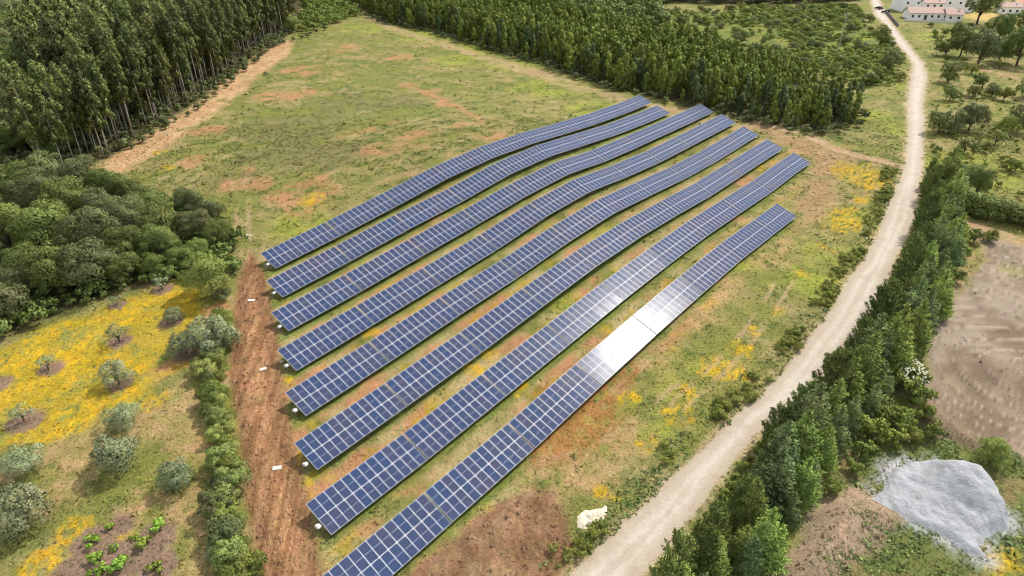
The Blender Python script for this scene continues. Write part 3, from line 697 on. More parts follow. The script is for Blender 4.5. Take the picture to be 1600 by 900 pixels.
def broadleaf(seed, R, H, n, size, lob=26, zs=.85, lobr=.36, mat='broadleaf', low=.12, base=0.0):
    g = np.random.default_rng(seed)
    d = rdir(lob, g, -.6); f = g.uniform(.35, 1.0, len(d))
    cz = base + (H - base) * (.5 + low * .35); rz = (H - base) * .5 * (1 - low * .3)
    cs = np.stack([d[:, 0] * R * f, d[:, 1] * R * f, cz + d[:, 2] * rz * f], 1)
    rs = R * lobr * g.uniform(.42, 1.3, len(d))
    cs[:, 2] = np.minimum(cs[:, 2], H - rs * zs * .6)
    P, Nn = lobes_to_points(cs, rs, n, g, zs)
    P = P[P[:, 2] > .15]; Nn = Nn[:len(P)] if len(Nn) != len(P) else Nn
    V, Nv = leaves(P, Nn, size, g)
    trunk = MB(); hr = max(.06, R * .055)
    trunk.tube([(0, 0, -.5), (g.normal() * .1, g.normal() * .1, H * .25), (g.normal() * .3, g.normal() * .3, H * .6)], [hr * 1.3, hr, hr * .5])
    for i in range(0, len(cs), max(1, len(cs) // 6)):
        trunk.tube([(0, 0, H * g.uniform(.15, .3)), tuple(cs[i] * [.5, .5, .8]), tuple(cs[i])], [hr * .6, hr * .4, hr * .15], 5)
    return (V, Nv, mat, trunk)
def eucalypt(seed, H, n, size, mat='euc', W=1.9, bare=.38, clusters=46, lean=.03):
    g = np.random.default_rng(seed)
    z = bare + (1 - bare) * g.uniform(0, 1, clusters) ** .8
    prof = np.sin(np.clip((z - bare + .06) / (1.06 - bare), 0, 1) * math.pi) ** .6 * .8 + .2
    a = g.uniform(0, 2 * math.pi, clusters); r = W * prof * g.uniform(.2, 1, clusters)
    lx = lean * H
    cs = np.stack([np.cos(a) * r + lx * z ** 2, np.sin(a) * r, z * H * .96], 1); cs[0] = (lx * .95, 0, H * .97); cs[1] = (lx * .9, .2, H * .92)
    rs = g.uniform(.38, .85, clusters) * W * .42
    P, Nn = lobes_to_points(cs, rs, n, g, 1.45, -.8)
    V, Nv = leaves(P, Nn, size, g, .5, .8, along=np.tile([0, 0, -1.0], (len(P), 1)) + Nn * .7)
    t = MB(); t.tube([(0, 0, -.6), (lx * .1, 0, H * .33), (lx * .5, 0, H * .7), (lx * .95, 0, H * .96)], [.17, .13, .08, .02], 6)
    for i in range(2, clusters, 6): t.tube([(lx * z[i] ** 2 * .8, 0, cs[i][2] - 1.2), tuple(cs[i])], [.05, .02], 4)
    return (V, Nv, mat, t)
def conifer(seed, H, R, n, size, mat, nb=150, up=.35, droop=.0, prof=.75, low=.02, spiky=.0, lead=.0):
    g = np.random.default_rng(seed)
    P = []; Dn = []; Al = []
    z = low + (1 - low) * (1 - np.sqrt(g.uniform(0, 1, nb))) if not spiky else low + (1 - low) * g.uniform(0, 1, nb)
    L = R * ((1 - z) ** prof * .94 + .06) * g.uniform(.72, 1.12, nb)
    a = g.uniform(0, 2 * math.pi, nb)
    cnt = np.maximum(3, (n * L / L.sum()).astype(int))
    for zi, Li, ai, ci in zip(z, L, a, cnt):
        s = g.uniform(.25, 1, ci) ** .7
        out = np.array([math.cos(ai), math.sin(ai), 0.])
        hz = zi * H + Li * (up * s ** 1.8 - droop * s)
        tw = (1.05 - s) * (.16 if spiky else .26) * Li + .09
        p = out * (Li * s)[:, None] + np.c_[np.zeros(ci), np.zeros(ci), hz] + g.normal(size=(ci, 3)) * tw[:, None] * [.9, .9, .55]
        al = out[None, :] + np.c_[np.zeros(ci), np.zeros(ci), up * 1.8 * s - droop]
        P.append(p); Al.append(al + g.normal(size=(ci, 3)) * .3); Dn.append(unit(out[None, :] * .8 + [0, 0, .55] + g.normal(size=(ci, 3)) * .28))
    k = max(20, n // 40); zz = g.uniform(.82, 1.0 + lead, k)
    P.append(np.c_[g.normal(size=k) * .12, g.normal(size=k) * .12, zz * H]); Al.append(np.tile([0, 0, 1.], (k, 1)) + g.normal(size=(k, 3)) * .5); Dn.append(unit(g.normal(size=(k, 3)) + [0, 0, .4]))
    P = np.vstack(P); Al = np.vstack(Al); Dn = np.vstack(Dn)
    V, Nv = leaves(P, Dn, size, g, .42, .6, along=unit(Al))
    t = MB(); t.tube([(0, 0, -.5), (0, 0, H * .5), (0, 0, H * .97)], [.035 * R + .08, .06, .02], 6)
    for i in range(0, nb, 9):
        o = (math.cos(a[i]), math.sin(a[i])); t.tube([(0, 0, z[i] * H), (o[0] * L[i] * .5, o[1] * L[i] * .5, z[i] * H), (o[0] * L[i] * .9, o[1] * L[i] * .9, z[i] * H + L[i] * up * .8)], [.05, .035, .012], 4)
    return (V, Nv, mat, t)
PROTO = {}
def proto(key, spec):
    V, Nv, mat, t = spec
    o = t.build('trunk', M['pale_bark'] if key.startswith(('euc', 'young')) else M['bark'], None, True); tm = o.data; bpy.data.objects.remove(o)
    PROTO[key] = (crown_mesh('crown', V, Nv, M[mat]), tm, V, Nv)
def plant(key, x, y, sc=1.0, name='tree', label=None, cat='tree', group=None, szs=None, parts=('crown', 'trunk'), z=None, mat=None):
    cm, tm, _, _ = PROTO[key]
    zz = float(hsm(x, y)) if z is None else z
    r = empty(name, (x, y, zz), random.uniform(0, 6.28) if not key.startswith('euc') else random.uniform(-.5, .5))
    r.scale = szs or (sc, sc, sc * random.uniform(.92, 1.08))
    tag(r, label, cat, group)
    if mat:
        k = (cm.name, mat)
        if k not in MATCOPY:
            c2 = cm.copy(); c2.materials.clear(); c2.materials.append(M[mat]); MATCOPY[k] = c2
        cm = MATCOPY[k]
    link(parts[0], cm, r)
    link(parts[1], tm, r)
    return r
MATCOPY = {}
def mass(name, items, mat, label):
    """many small low-detail plants joined in one mesh (stuff)"""
    Vs, Ns = [], []
    for (key, x, y, sc, a) in items:
        V, Nv = PROTO[key][2], PROTO[key][3]
        c, s = math.cos(a), math.sin(a); Rm = np.array([[c, -s, 0], [s, c, 0], [0, 0, 1]])
        Vs.append(V @ Rm.T * sc + [x, y, float(hsm(x, y))]); Ns.append(Nv @ Rm.T)
    V = np.vstack(Vs); Nv = np.vstack(Ns); n = len(V) // 4
    me = fast_mesh(name, V, np.arange(n * 4).reshape(n, 4), 4, M[mat], normals=Nv)
    o = link(name, me); tag(o, label=label, kind='stuff'); return o
def scatter(P, step, seed, jitter=.45):
    g = np.random.default_rng(seed)
    xs = np.arange(P[:, 0].min(), P[:, 0].max(), step); ys = np.arange(P[:, 1].min(), min(P[:, 1].max(), 900), step)
    X, Y = np.meshgrid(xs, ys); X = X.ravel(); Y = Y.ravel(); X = X + (g.random(len(X)) - .5) * 2 * jitter * step; Y = Y + (g.random(len(Y)) - .5) * 2 * jitter * step
    m = sdist(P, X, Y) > 0
    return np.c_[X[m], Y[m]]
def inframe(p, h=12, mg=60):
    z = hsm(p[:, 0], p[:, 1]); px, py = to_px(p[:, 0], p[:, 1], z); _, pt = to_px(p[:, 0], p[:, 1], z + h)
    return (px > -mg) & (px < 1600 + mg) & (py > -20) & (pt < 930)

for i in range(5): proto(f'euc{i}', eucalypt(100 + i, 21 + i * 1.5, 3600, .50, W=2.0 + .15 * i, bare=[.36, .30, .42, .25, .48][i], lean=[-.02, -.05, .01, -.03, -.04][i]))
for i in range(2): proto(f'euclo{i}', eucalypt(120 + i, 21 + 3 * i, 760, .95, W=2.4, bare=.45, lean=-.03))
for i in range(4): proto(f'young{i}', eucalypt(140 + i, 9.8, 3200, .35, mat='young', W=1.75, bare=.04, clusters=44, lean=.02))
for i in range(2): proto(f'younglo{i}', eucalypt(150 + i, 9.8, 620, .66, mat='young', W=1.95, bare=.12, clusters=26))
for i in range(4): proto(f'oak{i}', broadleaf(200 + i, 4.6, 8.2, 11000, .28, lob=34))
for i in range(3): proto(f'bush{i}', broadleaf(220 + i, 1.5, 2.4, 1500, .24, lob=16, mat='shrub', low=0))
for i in range(2): proto(f'bushlo{i}', broadleaf(225 + i, 1.6, 2.2, 240, .55, lob=9, mat='shrub', low=0))
for i in range(2): proto(f'bushmid{i}', broadleaf(325 + i, 1.6, 2.1, 620, .30, lob=12, mat='shrub', low=0))
proto('broadlo0', broadleaf(228, 3.8, 9.5, 700, .80, lob=18)); proto('broadlo1', broadleaf(229, 4.2, 11, 700, .85, lob=20))
for i in range(3): proto(f'olive{i}', broadleaf(240 + i, 1.5, 2.75, 5200, .13, lob=24, mat='olive', low=.02, lobr=.46))
proto('olivethin', broadleaf(245, 1.4, 1.7, 900, .13, lob=18, mat='olive', low=.5, lobr=.25))
proto('vine0', broadleaf(250, .8, .95, 300, .26, lob=9, mat='vine', low=0, lobr=.3)); proto('vine1', broadleaf(251, .75, .8, 220, .26, lob=8, mat='vine', low=0, lobr=.3))
for i in range(4): proto(f'hedge{i}', broadleaf(260 + i, 1.55, 2.4, 4200, .15, lob=22, mat='hedge', low=0, lobr=.34))
for i in range(4): proto(f'cyp{i}', conifer(300 + i, 8.6, 2.7, 11000, .26, 'cypress', nb=210, up=.35, droop=.15, prof=.70))
for i in range(4): proto(f'pine{i}', conifer(320 + i, 7.4, 2.3, 7500, .22, 'pine', nb=60, up=.95, prof=.42, spiky=1, lead=.05, low=.03))
for i in range(3): proto(f'field{i}', broadleaf(340 + i, 2.6, 3.9, 2400, .32, lob=20, lobr=.42, mat='broadleaf', low=-.05)); proto(f'grove{i}', broadleaf(350 + i, 4.4, 7.6, 5000, .42, lob=30, lobr=.38, mat='broadleaf', low=-.05))

# ------------------------------------------------------------------ eucalyptus forest on the left
g = np.random.default_rng(3)
pts = scatter(P_LFOREST, 3.5, 1)
pts = pts[inframe(pts, 24, 90)]
zf = hsm(pts[:, 0], pts[:, 1]); fpx, fpy = to_px(pts[:, 0], pts[:, 1], zf)
leftpart = (fpx < 50 + 60 * g.random(len(pts))) | (fpx < (235 - fpy) * .22 + 30)
eu = pts[~leftpart]; dd = sdist(P_LFOREST, eu[:, 0], eu[:, 1]); eu = eu[dd > .8]
edge = np.minimum(ldist(poly([(150, 258), (185, 243), (225, 214), (290, 174), (320, 152), (375, 110), (400, 86), (440, 62), (462, 50)]), eu[:, 0], eu[:, 1]), 999)
order = np.argsort(edge + .06 * eu[:, 1]); eu = eu[order]; edge = edge[order]
NE = 285
for k, (x, y) in enumerate(eu[:NE]):
    e = edge[k] < 5
    plant(f'euc{k % 5}', x, y, random.uniform(.68, 1.08), 'eucalyptus_tree',
          'tall slender eucalyptus with pale bare trunk at the field edge of the left forest' if e else 'tall eucalyptus standing inside the dense left forest', 'tree',
          'eucalyptus trees along the forest edge' if e else 'eucalyptus trees inside the left forest')
rest = eu[NE:]
keep = rest[:, 1] < 520
rest = rest[keep]
mass('far_forest', [(f'euclo{i % 2}', x, y, random.uniform(.8, 1.1), random.uniform(0, 6)) for i, (x, y) in enumerate(rest) if random.random() < .8], 'euc', 'dense mass of tall eucalyptus crowns filling the top left')
bl = pts[leftpart]; bl = bl[g.random(len(bl)) < .42]; bl = bl[np.argsort(bl[:, 1])]
for k, (x, y) in enumerate(bl[:260]):
    plant(f'oak{k % 4}', x, y, random.uniform(.85, 1.45), 'broadleaf_tree', 'mid green broadleaf tree in the woodland along the far left edge', 'tree', 'broadleaf trees along the far left edge', mat=random.choice(['broadleaf', 'grey_oak', 'broadleaf', 'oak_bright']))
print('EUC', len(eu), 'BL', len(bl))
# small pale understorey shrubs at the foot of the forest
fe = resample(poly([(205, 235), (240, 212), (300, 176), (330, 153), (380, 114), (405, 92), (440, 68), (470, 62), (505, 48)]), 34)
for k, (x, y) in enumerate(fe):
    plant(f'bush{k % 3}', x + random.uniform(-1.5, 1), y + random.uniform(-1, 2), random.uniform(.5, 1.0), 'shrub', 'low grey green shrub at the foot of the left forest edge', 'shrub', 'shrubs at the foot of the left forest', parts=('foliage', 'stem'), mat='grey_oak')
x, y = at1(456, 50); plant('oak1', x, y, 1.05, 'broadleaf_tree', 'bright green round tree ending the eucalyptus forest edge at the top', 'tree', mat='oak_bright')
for q, (px, py, s, lb) in enumerate([(430, 72, .8, 'blue green young shrub by the forest edge, left of the pair'), (442, 67, .8, 'blue green young shrub by the forest edge, right of the pair'), (416, 117, .45, 'lone small blue green shrub in the upper field')]):
    x, y = at1(px, py); plant(f'olive{q}', x, y, s, 'shrub', lb, 'shrub', parts=('foliage', 'stem'))

# ------------------------------------------------------------------ broadleaf wood, middle left
OAKS = [(30, 312, .95, 'broadleaf'), (85, 300, 1.0, 'grey_oak'), (130, 312, 1.05, 'grey_oak'), (175, 318, .85, 'broadleaf'), (-20, 350, 1.1, 'broadleaf'), (60, 345, 1.15, 'grey_oak'), (118, 350, 1.0, 'broadleaf'), (165, 352, .9, 'grey_oak'),
        (240, 345, .8, 'broadleaf'), (262, 375, .85, 'broadleaf'), (210, 375, .9, 'grey_oak'), (20, 395, 1.05, 'broadleaf'), (85, 392, 1.1, 'broadleaf'), (145, 398, 1.0, 'grey_oak'), (200, 410, .8, 'broadleaf'), (255, 410, .75, 'broadleaf'),
        (310, 372, .7, 'grey_oak'), (345, 385, .55, 'broadleaf'), (330, 350, .55, 'grey_oak'), (-25, 430, 1.1, 'grey_oak'), (45, 438, .8, 'broadleaf'), (100, 452, .95, 'broadleaf'), (155, 448, .95, 'grey_oak'), (205, 442, .65, 'broadleaf'), (245, 432, .5, 'oak_bright'),
        (5, 508, .85, 'grey_oak'), (-35, 490, .9, 'broadleaf'), (285, 420, .5, 'broadleaf'), (30, 470, .7, 'grey_oak'), (310, 410, .5, 'oak_bright')]
for k, (px, py, s, mt) in enumerate(OAKS):
    x, y = at1(px, py)
    plant(f'oak{k % 4}', x, y, s, 'broadleaf_tree', 'dense round crowned tree in the dark broadleaf wood at middle left', 'tree', 'trees of the broadleaf wood at middle left', mat=mt)
x, y = at1(203, 322); plant('oak2', x, y, .74, 'broadleaf_tree', 'tree with open crown and visible forked trunk behind the broadleaf wood', 'tree', mat='broadleaf')
x, y = at1(298, 335); plant('oak3', x, y, .62, 'broadleaf_tree', 'dark grey green tree at the upper right corner of the broadleaf wood', 'tree', mat='grey_oak')
x, y = at1(333, 462); plant('oak0', x, y, .86, 'broadleaf_tree', 'bright yellow green tree by the top of the red dirt track', 'tree', mat='oak_bright')
und = scatter(P_BROADLEAF, 2.3, 8); und = und[inframe(und, 3, 40)]
mass('undergrowth', [(f'bushlo{i % 2}', x, y, random.uniform(.5, 1.3), random.uniform(0, 6)) for i, (x, y) in enumerate(und)], 'broadleaf', 'leafy undergrowth beneath the broadleaf wood')
und = scatter(P_LFOREST, 3.2, 9); und = und[inframe(und, 3, 40)]; und = und[(und[:, 1] < 330)]
mass('forest_undergrowth', [(f'bushlo{i % 2}', x, y, random.uniform(.5, 1.2), random.uniform(0, 6)) for i, (x, y) in enumerate(und)], 'grey_oak', 'dim undergrowth on the forest floor')

# ------------------------------------------------------------------ plantation at the top
pts = scatter(P_RFOREST, 3.0, 21); pts = pts[inframe(pts, 11, 40)]; pts = pts[sdist(P_RFOREST, pts[:, 0], pts[:, 1]) > .6]
EDGE_R = poly([(560, 20), (600, 36), (680, 52), (760, 78), (850, 102), (920, 127), (1000, 148), (1080, 170), (1150, 187), (1230, 203), (1285, 210), (1330, 203), (1346, 178)])
edge = ldist(EDGE_R, pts[:, 0], pts[:, 1]); order = np.argsort(edge + .05 * pts[:, 1]); pts = pts[order]; edge = edge[order]
for k, (x, y) in enumerate(pts[:290]):
    e = edge[k] < 4
    if random.random() < .08: continue
    plant(f'young{k % 4}', x, y, (random.uniform(.42, .95) if e else random.uniform(.55, 1.2)) * (1 - .32 * float(sstep(40, 110, x))), 'young_eucalyptus',
          'bushy young tree in the front edge of the plantation above the solar field' if e else 'bushy young tree within the plantation above the solar field', 'tree', 'front edge trees of the plantation' if e else 'inner trees of the plantation', mat=random.choice(['young', 'young', 'young_dark', 'shrub' if random.random() < .3 else 'young']))
mass('plantation_forest', [(f'younglo{i % 2}', x, y, random.uniform(.5, 1.3) * (1 - .5 * float(sstep(30, 120, x))), random.uniform(0, 6)) for i, (x, y) in enumerate(pts[290:]) if random.random() < .88 - .2 * float(sstep(60, 130, x))], 'young', 'mass of bushy plantation crowns behind the front edge')
pts = scatter(P_RBACK, 5.5, 22); pts = pts[inframe(pts, 12, 60)]
mass('dark_forest', [(('broadlo0', 'broadlo1', 'younglo0', 'younglo1')[i % 4], x, y, random.uniform(.8, 1.3), random.uniform(0, 6)) for i, (x, y) in enumerate(pts[:1500])], 'pine', 'dark far woodland along the top edge')
print('PLANT', len(edge), len(pts))
ff = resample(EDGE_R, 110)
mass('forest_edge_scrub', [(f'bushlo{i % 2}', x + random.uniform(-2, 2), y + random.uniform(-1.5, 1.5), random.uniform(.45, 1.0), random.uniform(0, 6)) for i, (x, y) in enumerate(ff)], 'grey_oak', 'grey green scrub at the foot of the plantation edge')
# scrub between the plantation and the road
pts = scatter(P_SCRUB, 6.2, 23, .6); g2 = np.random.default_rng(5); pts = pts[inframe(pts, 4, 10)]
pts = pts[g2.random(len(pts)) < .7][:290]
for k, (x, y) in enumerate(pts):
    if float(sdist(P_ROAD, np.array([x]), np.array([y]))[0]) > -3: continue
    plant(f'field{k % 3}', x, y, random.uniform(.35, .95), 'scrub_tree', 'small rounded scrub tree in the green scrubland left of the road top', 'tree', 'scrub trees left of the road top', mat=random.choice(['shrub', 'broadleaf', 'grey_oak', 'shrub']))

cv = scatter(P_SCRUB, 3.4, 24, .5); cv = cv[inframe(cv, 3, 10)]; cv = cv[(fbm(cv[:, 0], cv[:, 1], 22, 3) > .42) & (sdist(P_ROAD, cv[:, 0], cv[:, 1]) < -3)]
mass('scrub_cover', [(f'bushlo{i % 2}', x, y, random.uniform(.4, 1.1), random.uniform(0, 6)) for i, (x, y) in enumerate(cv)], 'shrub', 'low green scrub covering the land left of the road top')
P_TOPB = poly([(468, 56), (500, 46), (560, 26), (548, 8), (540, -25), (480, -25)]); cv = scatter(P_TOPB, 3.4, 25, .5)
mass('hilltop_scrub', [(f'bushlo{i % 2}', x, y, random.uniform(.6, 1.7), random.uniform(0, 6)) for i, (x, y) in enumerate(cv)], 'shrub', 'bushes filling the gap between the two forests at the top')
P_MEAD = poly([(1455, 300), (1450, 140), (1520, 140), (1640, 160), (1640, 330), (1540, 320)]); cv = scatter(P_MEAD, 4.2, 26, .5); cv = cv[(fbm(cv[:, 0], cv[:, 1], 12, 5) > .55) & (sdist(P_ROAD, cv[:, 0], cv[:, 1]) < -3)]
mass('meadow_scrub', [(f'bushlo{i % 2}', x, y, random.uniform(.2, .7), random.uniform(0, 6)) for i, (x, y) in enumerate(cv)], 'shrub', 'low green growth scattered through the right pasture')

# ------------------------------------------------------------------ trees that stand alone
LONE = [('grove0', 1374, 70, .75, 'broadleaf', 'dark round tree on the left side of the road near the houses'),
        ('oak2', 1388, 115, .75, 'grey_oak', 'wide brownish tree leaning beside the road junction'),
        ('bush0', 1355, 134, 1.7, 'broadleaf', 'small dark bush in the grass left of the road bend'),
        ('bush1', 1374, 120, 1.5, 'shrub', 'green bush just left of the wide brownish tree'),
        ('oak1', 1526, 38, 1.55, 'broadleaf', 'big dark tree right of the white farmhouse'),
        ('grove0', 1500, 88, 1.0, 'broadleaf', 'dark tree at the left end of the grove right of the road junction'),
        ('grove0', 1528, 100, 1.15, 'grey_oak', 'large grey green tree in the middle of the grove right of the road junction'),
        ('grove2', 1494, 66, .75, 'broadleaf', 'upper left tree of the grove right of the road junction'),
        ('bush2', 1476, 88, 2.6, 'broadleaf', 'low dark bush at the left foot of the grove by the junction'),
        ('grove1', 1560, 64, 1.1, 'oak_bright', 'bright green tree high in the grove near the right edge'),
        ('grove0', 1588, 102, 1.35, 'broadleaf', 'tall dark tree at the right edge above the thin path'),
        ('grove2', 1600, 60, 1.2, 'broadleaf', 'dark tree at the top right edge'),
        ('grove0', 1560, 96, .75, 'grey_oak', 'small tree between the grove and the right edge'),
        ('bush0', 1561, 107, 1.2, 'shrub', 'small bush on the upper side of the thin path'),
        ('bush1', 1517, 116, 1.5, 'shrub', 'narrow bush standing right beside the thin path'),
        ('field0', 1480, 130, 1.2, 'broadleaf', 'dark bushy tree below the thin path, left one'),
        ('field1', 1484, 157, .95, 'broadleaf', 'dark pointed bush below the bushy tree near the path'),
        ('bush2', 1534, 138, 1.8, 'broadleaf', 'dark bush in the middle of the right pasture'),
        ('field2', 1549, 152, .8, 'grey_oak', 'thin small tree in the right pasture beside the dark bush'),
        ('bush1', 1520, 152, 1.5, 'broadleaf', 'round bush left of the thin small tree in the pasture'),
        ('bush0', 1568, 157, 1.6, 'shrub', 'small bush right of the thin small tree in the pasture'),
        ('field0', 1600, 152, 1.2, 'broadleaf', 'dark tree cut by the right edge of the pasture'),
        ('field1', 1466, 208, 1.15, 'broadleaf', 'leftmost tree of the trio by the roadside pasture'),
        ('field2', 1485, 206, 1.1, 'grey_oak', 'middle tree of the trio by the roadside pasture'),
        ('grove1', 1513, 204, .72, 'grey_oak', 'tallest tree of the trio by the roadside pasture'),
        ('bush1', 1505, 241, 1.55, 'broadleaf', 'small dark ball shaped tree in the right pasture'),
        ('olivethin', 1554, 227, 2.0, 'broadleaf', 'sparse young tree in the right pasture'),
        ('bush0', 1537, 238, 1.0, 'shrub', 'low bush left of the sparse young tree'),
        ('bush2', 1586, 268, 1.2, 'shrub', 'low bush near the right edge above the dark hedge'),
        ('field0', 1590, 205, 1.3, 'grey_oak', 'wide grey green bush at the right edge of the pasture'),
        ('field2', 1570, 212, 1.0, 'shrub', 'bush beside the wide grey green bush at the right edge'),
        ('bush1', 1463, 238, .7, 'shrub', 'tiny bush beside the road in the right pasture'),
        ('oak0', 1500, 303, .62, 'broadleaf', 'dark round tree at the top of the conifer belt, left one'),
        ('oak2', 1522, 308, .55, 'broadleaf', 'dark round tree at the top of the conifer belt, right one'),
        ('olive0', 1548, 722, 1.1, 'shrub', 'dense round green shrub between the grey pile and the sand yard'),
        ('bush0', 1428, 190, 0.4, 'shrub', 'tuft of green at the road margin')]
for key, px, py, s, mt, lb in LONE[:-1]:
    x, y = at1(px, py); sh = key.startswith(('bush', 'olive'))
    plant(key, x, y, s, 'shrub' if sh else 'tree', lb, szs=(s, s, s * (1.0 if sh else 1.3)), cat='shrub' if sh else 'tree', mat=mt, parts=('foliage', 'stem') if sh else ('crown', 'trunk'))
hd = resample(poly([(1512, 330), (1540, 338), (1570, 345), (1605, 352), (1640, 365)]), 9)
for k, (x, y) in enumerate(hd):
    plant(f'field{k % 3}', x, y, random.uniform(.85, 1.1), 'hedge_tree', 'dark bushy tree in the hedge above the sand yard', 'tree', 'trees of the dark hedge above the sand yard', mat='broadleaf')
g3 = np.random.default_rng(17); k = 0
for px, py in zip(g3.uniform(1455, 1600, 60), g3.uniform(125, 330, 60)):
    x, y = at1(px, py)
    plant(f'bush{k % 3}', x, y, g3.uniform(.18, .5), 'bush', 'tiny bush dotted over the right pasture', 'shrub', 'tiny bushes of the right pasture', parts=('foliage', 'stem')); k += 1
for px, py in zip(g3.uniform(1450, 1600, 40), g3.uniform(40, 100, 40)):
    x, y = at1(px, py)
    plant(f'bush{k % 3}', x, y, g3.uniform(.5, 1.2), 'bush', 'small bush in the upper right meadow below the houses', 'shrub', 'bushes of the upper right meadow', parts=('foliage', 'stem')); k += 1

# ------------------------------------------------------------------ conifer belt along the road
base_r = resample(poly([(1440, 285), (1436, 330), (1424, 371), (1408, 402), (1396, 433), (1382, 464), (1364, 495), (1344, 527), (1316, 558), (1296, 589), (1272, 620), (1243, 645), (1202, 680), (1168, 718), (1138, 760), (1112, 800), (1084, 840), (1055, 878), (1020, 915)]), 2)
br = poly([(1440, 285), (1436, 330), (1424, 371), (1408, 402), (1396, 433), (1382, 464), (1364, 495), (1344, 527), (1316, 558), (1296, 589), (1272, 620), (1243, 645), (1202, 680), (1168, 718), (1138, 760), (1112, 800), (1084, 840), (1055, 878), (1020, 915), (990, 960)])
br = resample(br, 400)
tang = unit(np.gradient(br, axis=0)); nor = np.c_[tang[:, 1], -tang[:, 0]]
cen_yard = at1(1520, 560)
if ((cen_yard - br[200]) * nor[200]).sum() < 0: nor = -nor
leng = np.hypot(*np.diff(br, axis=0).T).sum()
def belt(off, step, jit, fn, s0=0, s1=1):
    n = int(leng / step)
    for k in range(n):
        f = (k + .5 + random.uniform(-.3, .3)) / n
        if f < s0 or f > s1: continue
        i = int(f * 399); p = br[i] + nor[i] * (off + random.uniform(-jit, jit)); fn(k, p[0], p[1], f)
belt(2.0, 2.9, .8, lambda k, x, y, f: plant(f'pine{k % 4}', x, y, random.uniform(.5, 1.22), 'pine_tree', 'dark spiky pine in the front line of the belt beside the gravel road', 'tree', 'pines of the belt beside the road'))
belt(4.3, 3.6, .9, lambda k, x, y, f: plant(f'cyp{k % 4}', x, y, random.uniform(.6, 1.2), 'cypress_tree', 'feathery light green cypress behind the roadside pines', 'tree', 'cypresses of the belt behind the pines', mat=random.choice(['cypress', 'cypress', 'cypress_blue'])))
belt(6.6, 4.0, .9, lambda k, x, y, f: plant(f'cyp{(k + 2) % 4}', x, y, random.uniform(.5, 1.05), 'cypress_tree', 'feathery cypress on the sand yard side of the conifer belt', 'tree', 'cypresses on the yard side of the belt', mat=random.choice(['cypress', 'cypress_blue', 'cypress_blue'])), .02, .93)
belt(.4, 1.7, .3, lambda k, x, y, f: plant(f'bush{k % 3}', x, y, random.uniform(.3, .62), 'shrub', 'low shrub under the pines at the road edge', 'shrub', 'low shrubs under the roadside pines', parts=('foliage', 'stem')))
for (px, py, s) in [(1400, 610, 1.5), (1425, 630, 1.3), (1380, 660, 1.5), (1410, 670, 1.2), (1360, 690, 1.2), (1440, 655, .9), (1345, 715, 1.0), (1450, 680, .9), (1430, 690, .8), (1395, 695, 1.0), (1520, 380, 1.1), (1545, 378, 1.0), (1500, 400, 1.0), (1490, 440, .9), (1510, 330, 1.3), (1495, 360, 1.3), (1330, 740, .7), (1300, 770, .8)]:
    x, y = at1(px, py); plant(f'bush{k % 3}', x, y, s, 'shrub', 'leafy green shrub on the yard side foot of the conifer belt', 'shrub', 'shrubs at the yard side foot of the belt', parts=('foliage', 'stem')); k += 1
x, y = at1(1415, 605); rt = plant('bush1', x, y, 1.45, 'shrub', 'elder shrub covered in white flower heads at the edge of the sand yard', 'shrub', parts=('foliage', 'stem'))
gg = np.random.default_rng(9); d = rdir(120, gg, .0); Pf = d * [1.55, 1.55, 1.25] * gg.uniform(.85, 1.02, (len(d), 1)) + [0, 0, 1.35]; Pf = np.repeat(Pf, 5, 0) + gg.normal(size=(len(Pf) * 5, 3)) * .07; V, Nv = leaves(Pf, unit(np.repeat(d, 5, 0) + [0, 0, 1]), .13, gg, .9, .3)
link('blossom', crown_mesh('blossom', V, Nv, M['white_flower']), rt)
# ------------------------------------------------------------------ olives in the flower field
OL = [('olivethin', 76, 577, 1.14, 'low wide grey olive on bare soil in the yellow flowers, leftmost'), ('olive0', 186, 600, 1.19, 'olive with dark trunk and dirt ring in the middle of the yellow flowers'),
      ('olivethin', 187, 534, 1.50, 'small flat olive with dirt ring behind the dark trunked one'), ('olive1', 272, 503, 0.88, 'small upright olive right of the flat one in the flowers'),
      ('olivethin', 183, 477, 0.88, 'tiny faint olive sapling at the upper edge of the flower field'), ('olivethin', 254, 452, 1.14, 'sparse olive sapling near the bright green tree'),
      ('olivethin', 38, 658, 1.23, 'sparse olive on a dark soil patch at the left of the flower field'), ('olive2', 194, 666, 1.19, 'round olive just below the yellow flowers'),
      ('olive0', 187, 730, 1.54, 'large round silver olive in the middle of the lower left meadow'), ('olive1', 280, 762, 1.16, 'ball shaped olive nearest the hedge in the lower left meadow'),
      ('olive2', 43, 736, 1.32, 'wide low olive near the left edge'), ('olive1', 35, 828, 1.80, 'biggest silver olive, cut close to the left edge'),
      ('olive2', 291, 552, 1.32, 'tall olive with dark trunk leaning out of the hedge'), ('olive0', 335, 545, 1.89, 'largest grey green olive rising above the hedge')]
for key, px, py, s, lb in OL:
    x, y = at1(px, py); plant(key, x, y, s, 'olive_tree', lb, 'olive tree')
VN = [(172, 826, .7, 'topmost small vine on the ploughed patch'), (144, 850, 1.0, 'leftmost bright green vine on the ploughed patch'), (250, 826, 1.1, 'rightmost upper bright green vine'), (209, 842, .6, 'small vine between the two upper ones'),
      (225, 852, 1.05, 'wide bright vine in the centre right of the patch'), (178, 858, .6, 'small vine in the centre of the patch'), (150, 878, 1.05, 'bright vine in the lower left of the patch'), (152, 896, 1.0, 'vine at the very bottom left of the patch'), (187, 890, 1.3, 'tallest bright vine at the bottom of the patch'), (246, 890, .95, 'lone bright vine at the bottom right of the patch')]
for q, (px, py, s, lb) in enumerate(VN):
    x, y = at1(px, py); plant(f'vine{q % 2}', x, y, s * 1.12, 'vine_plant', lb, 'vine', parts=('foliage', 'stem'))
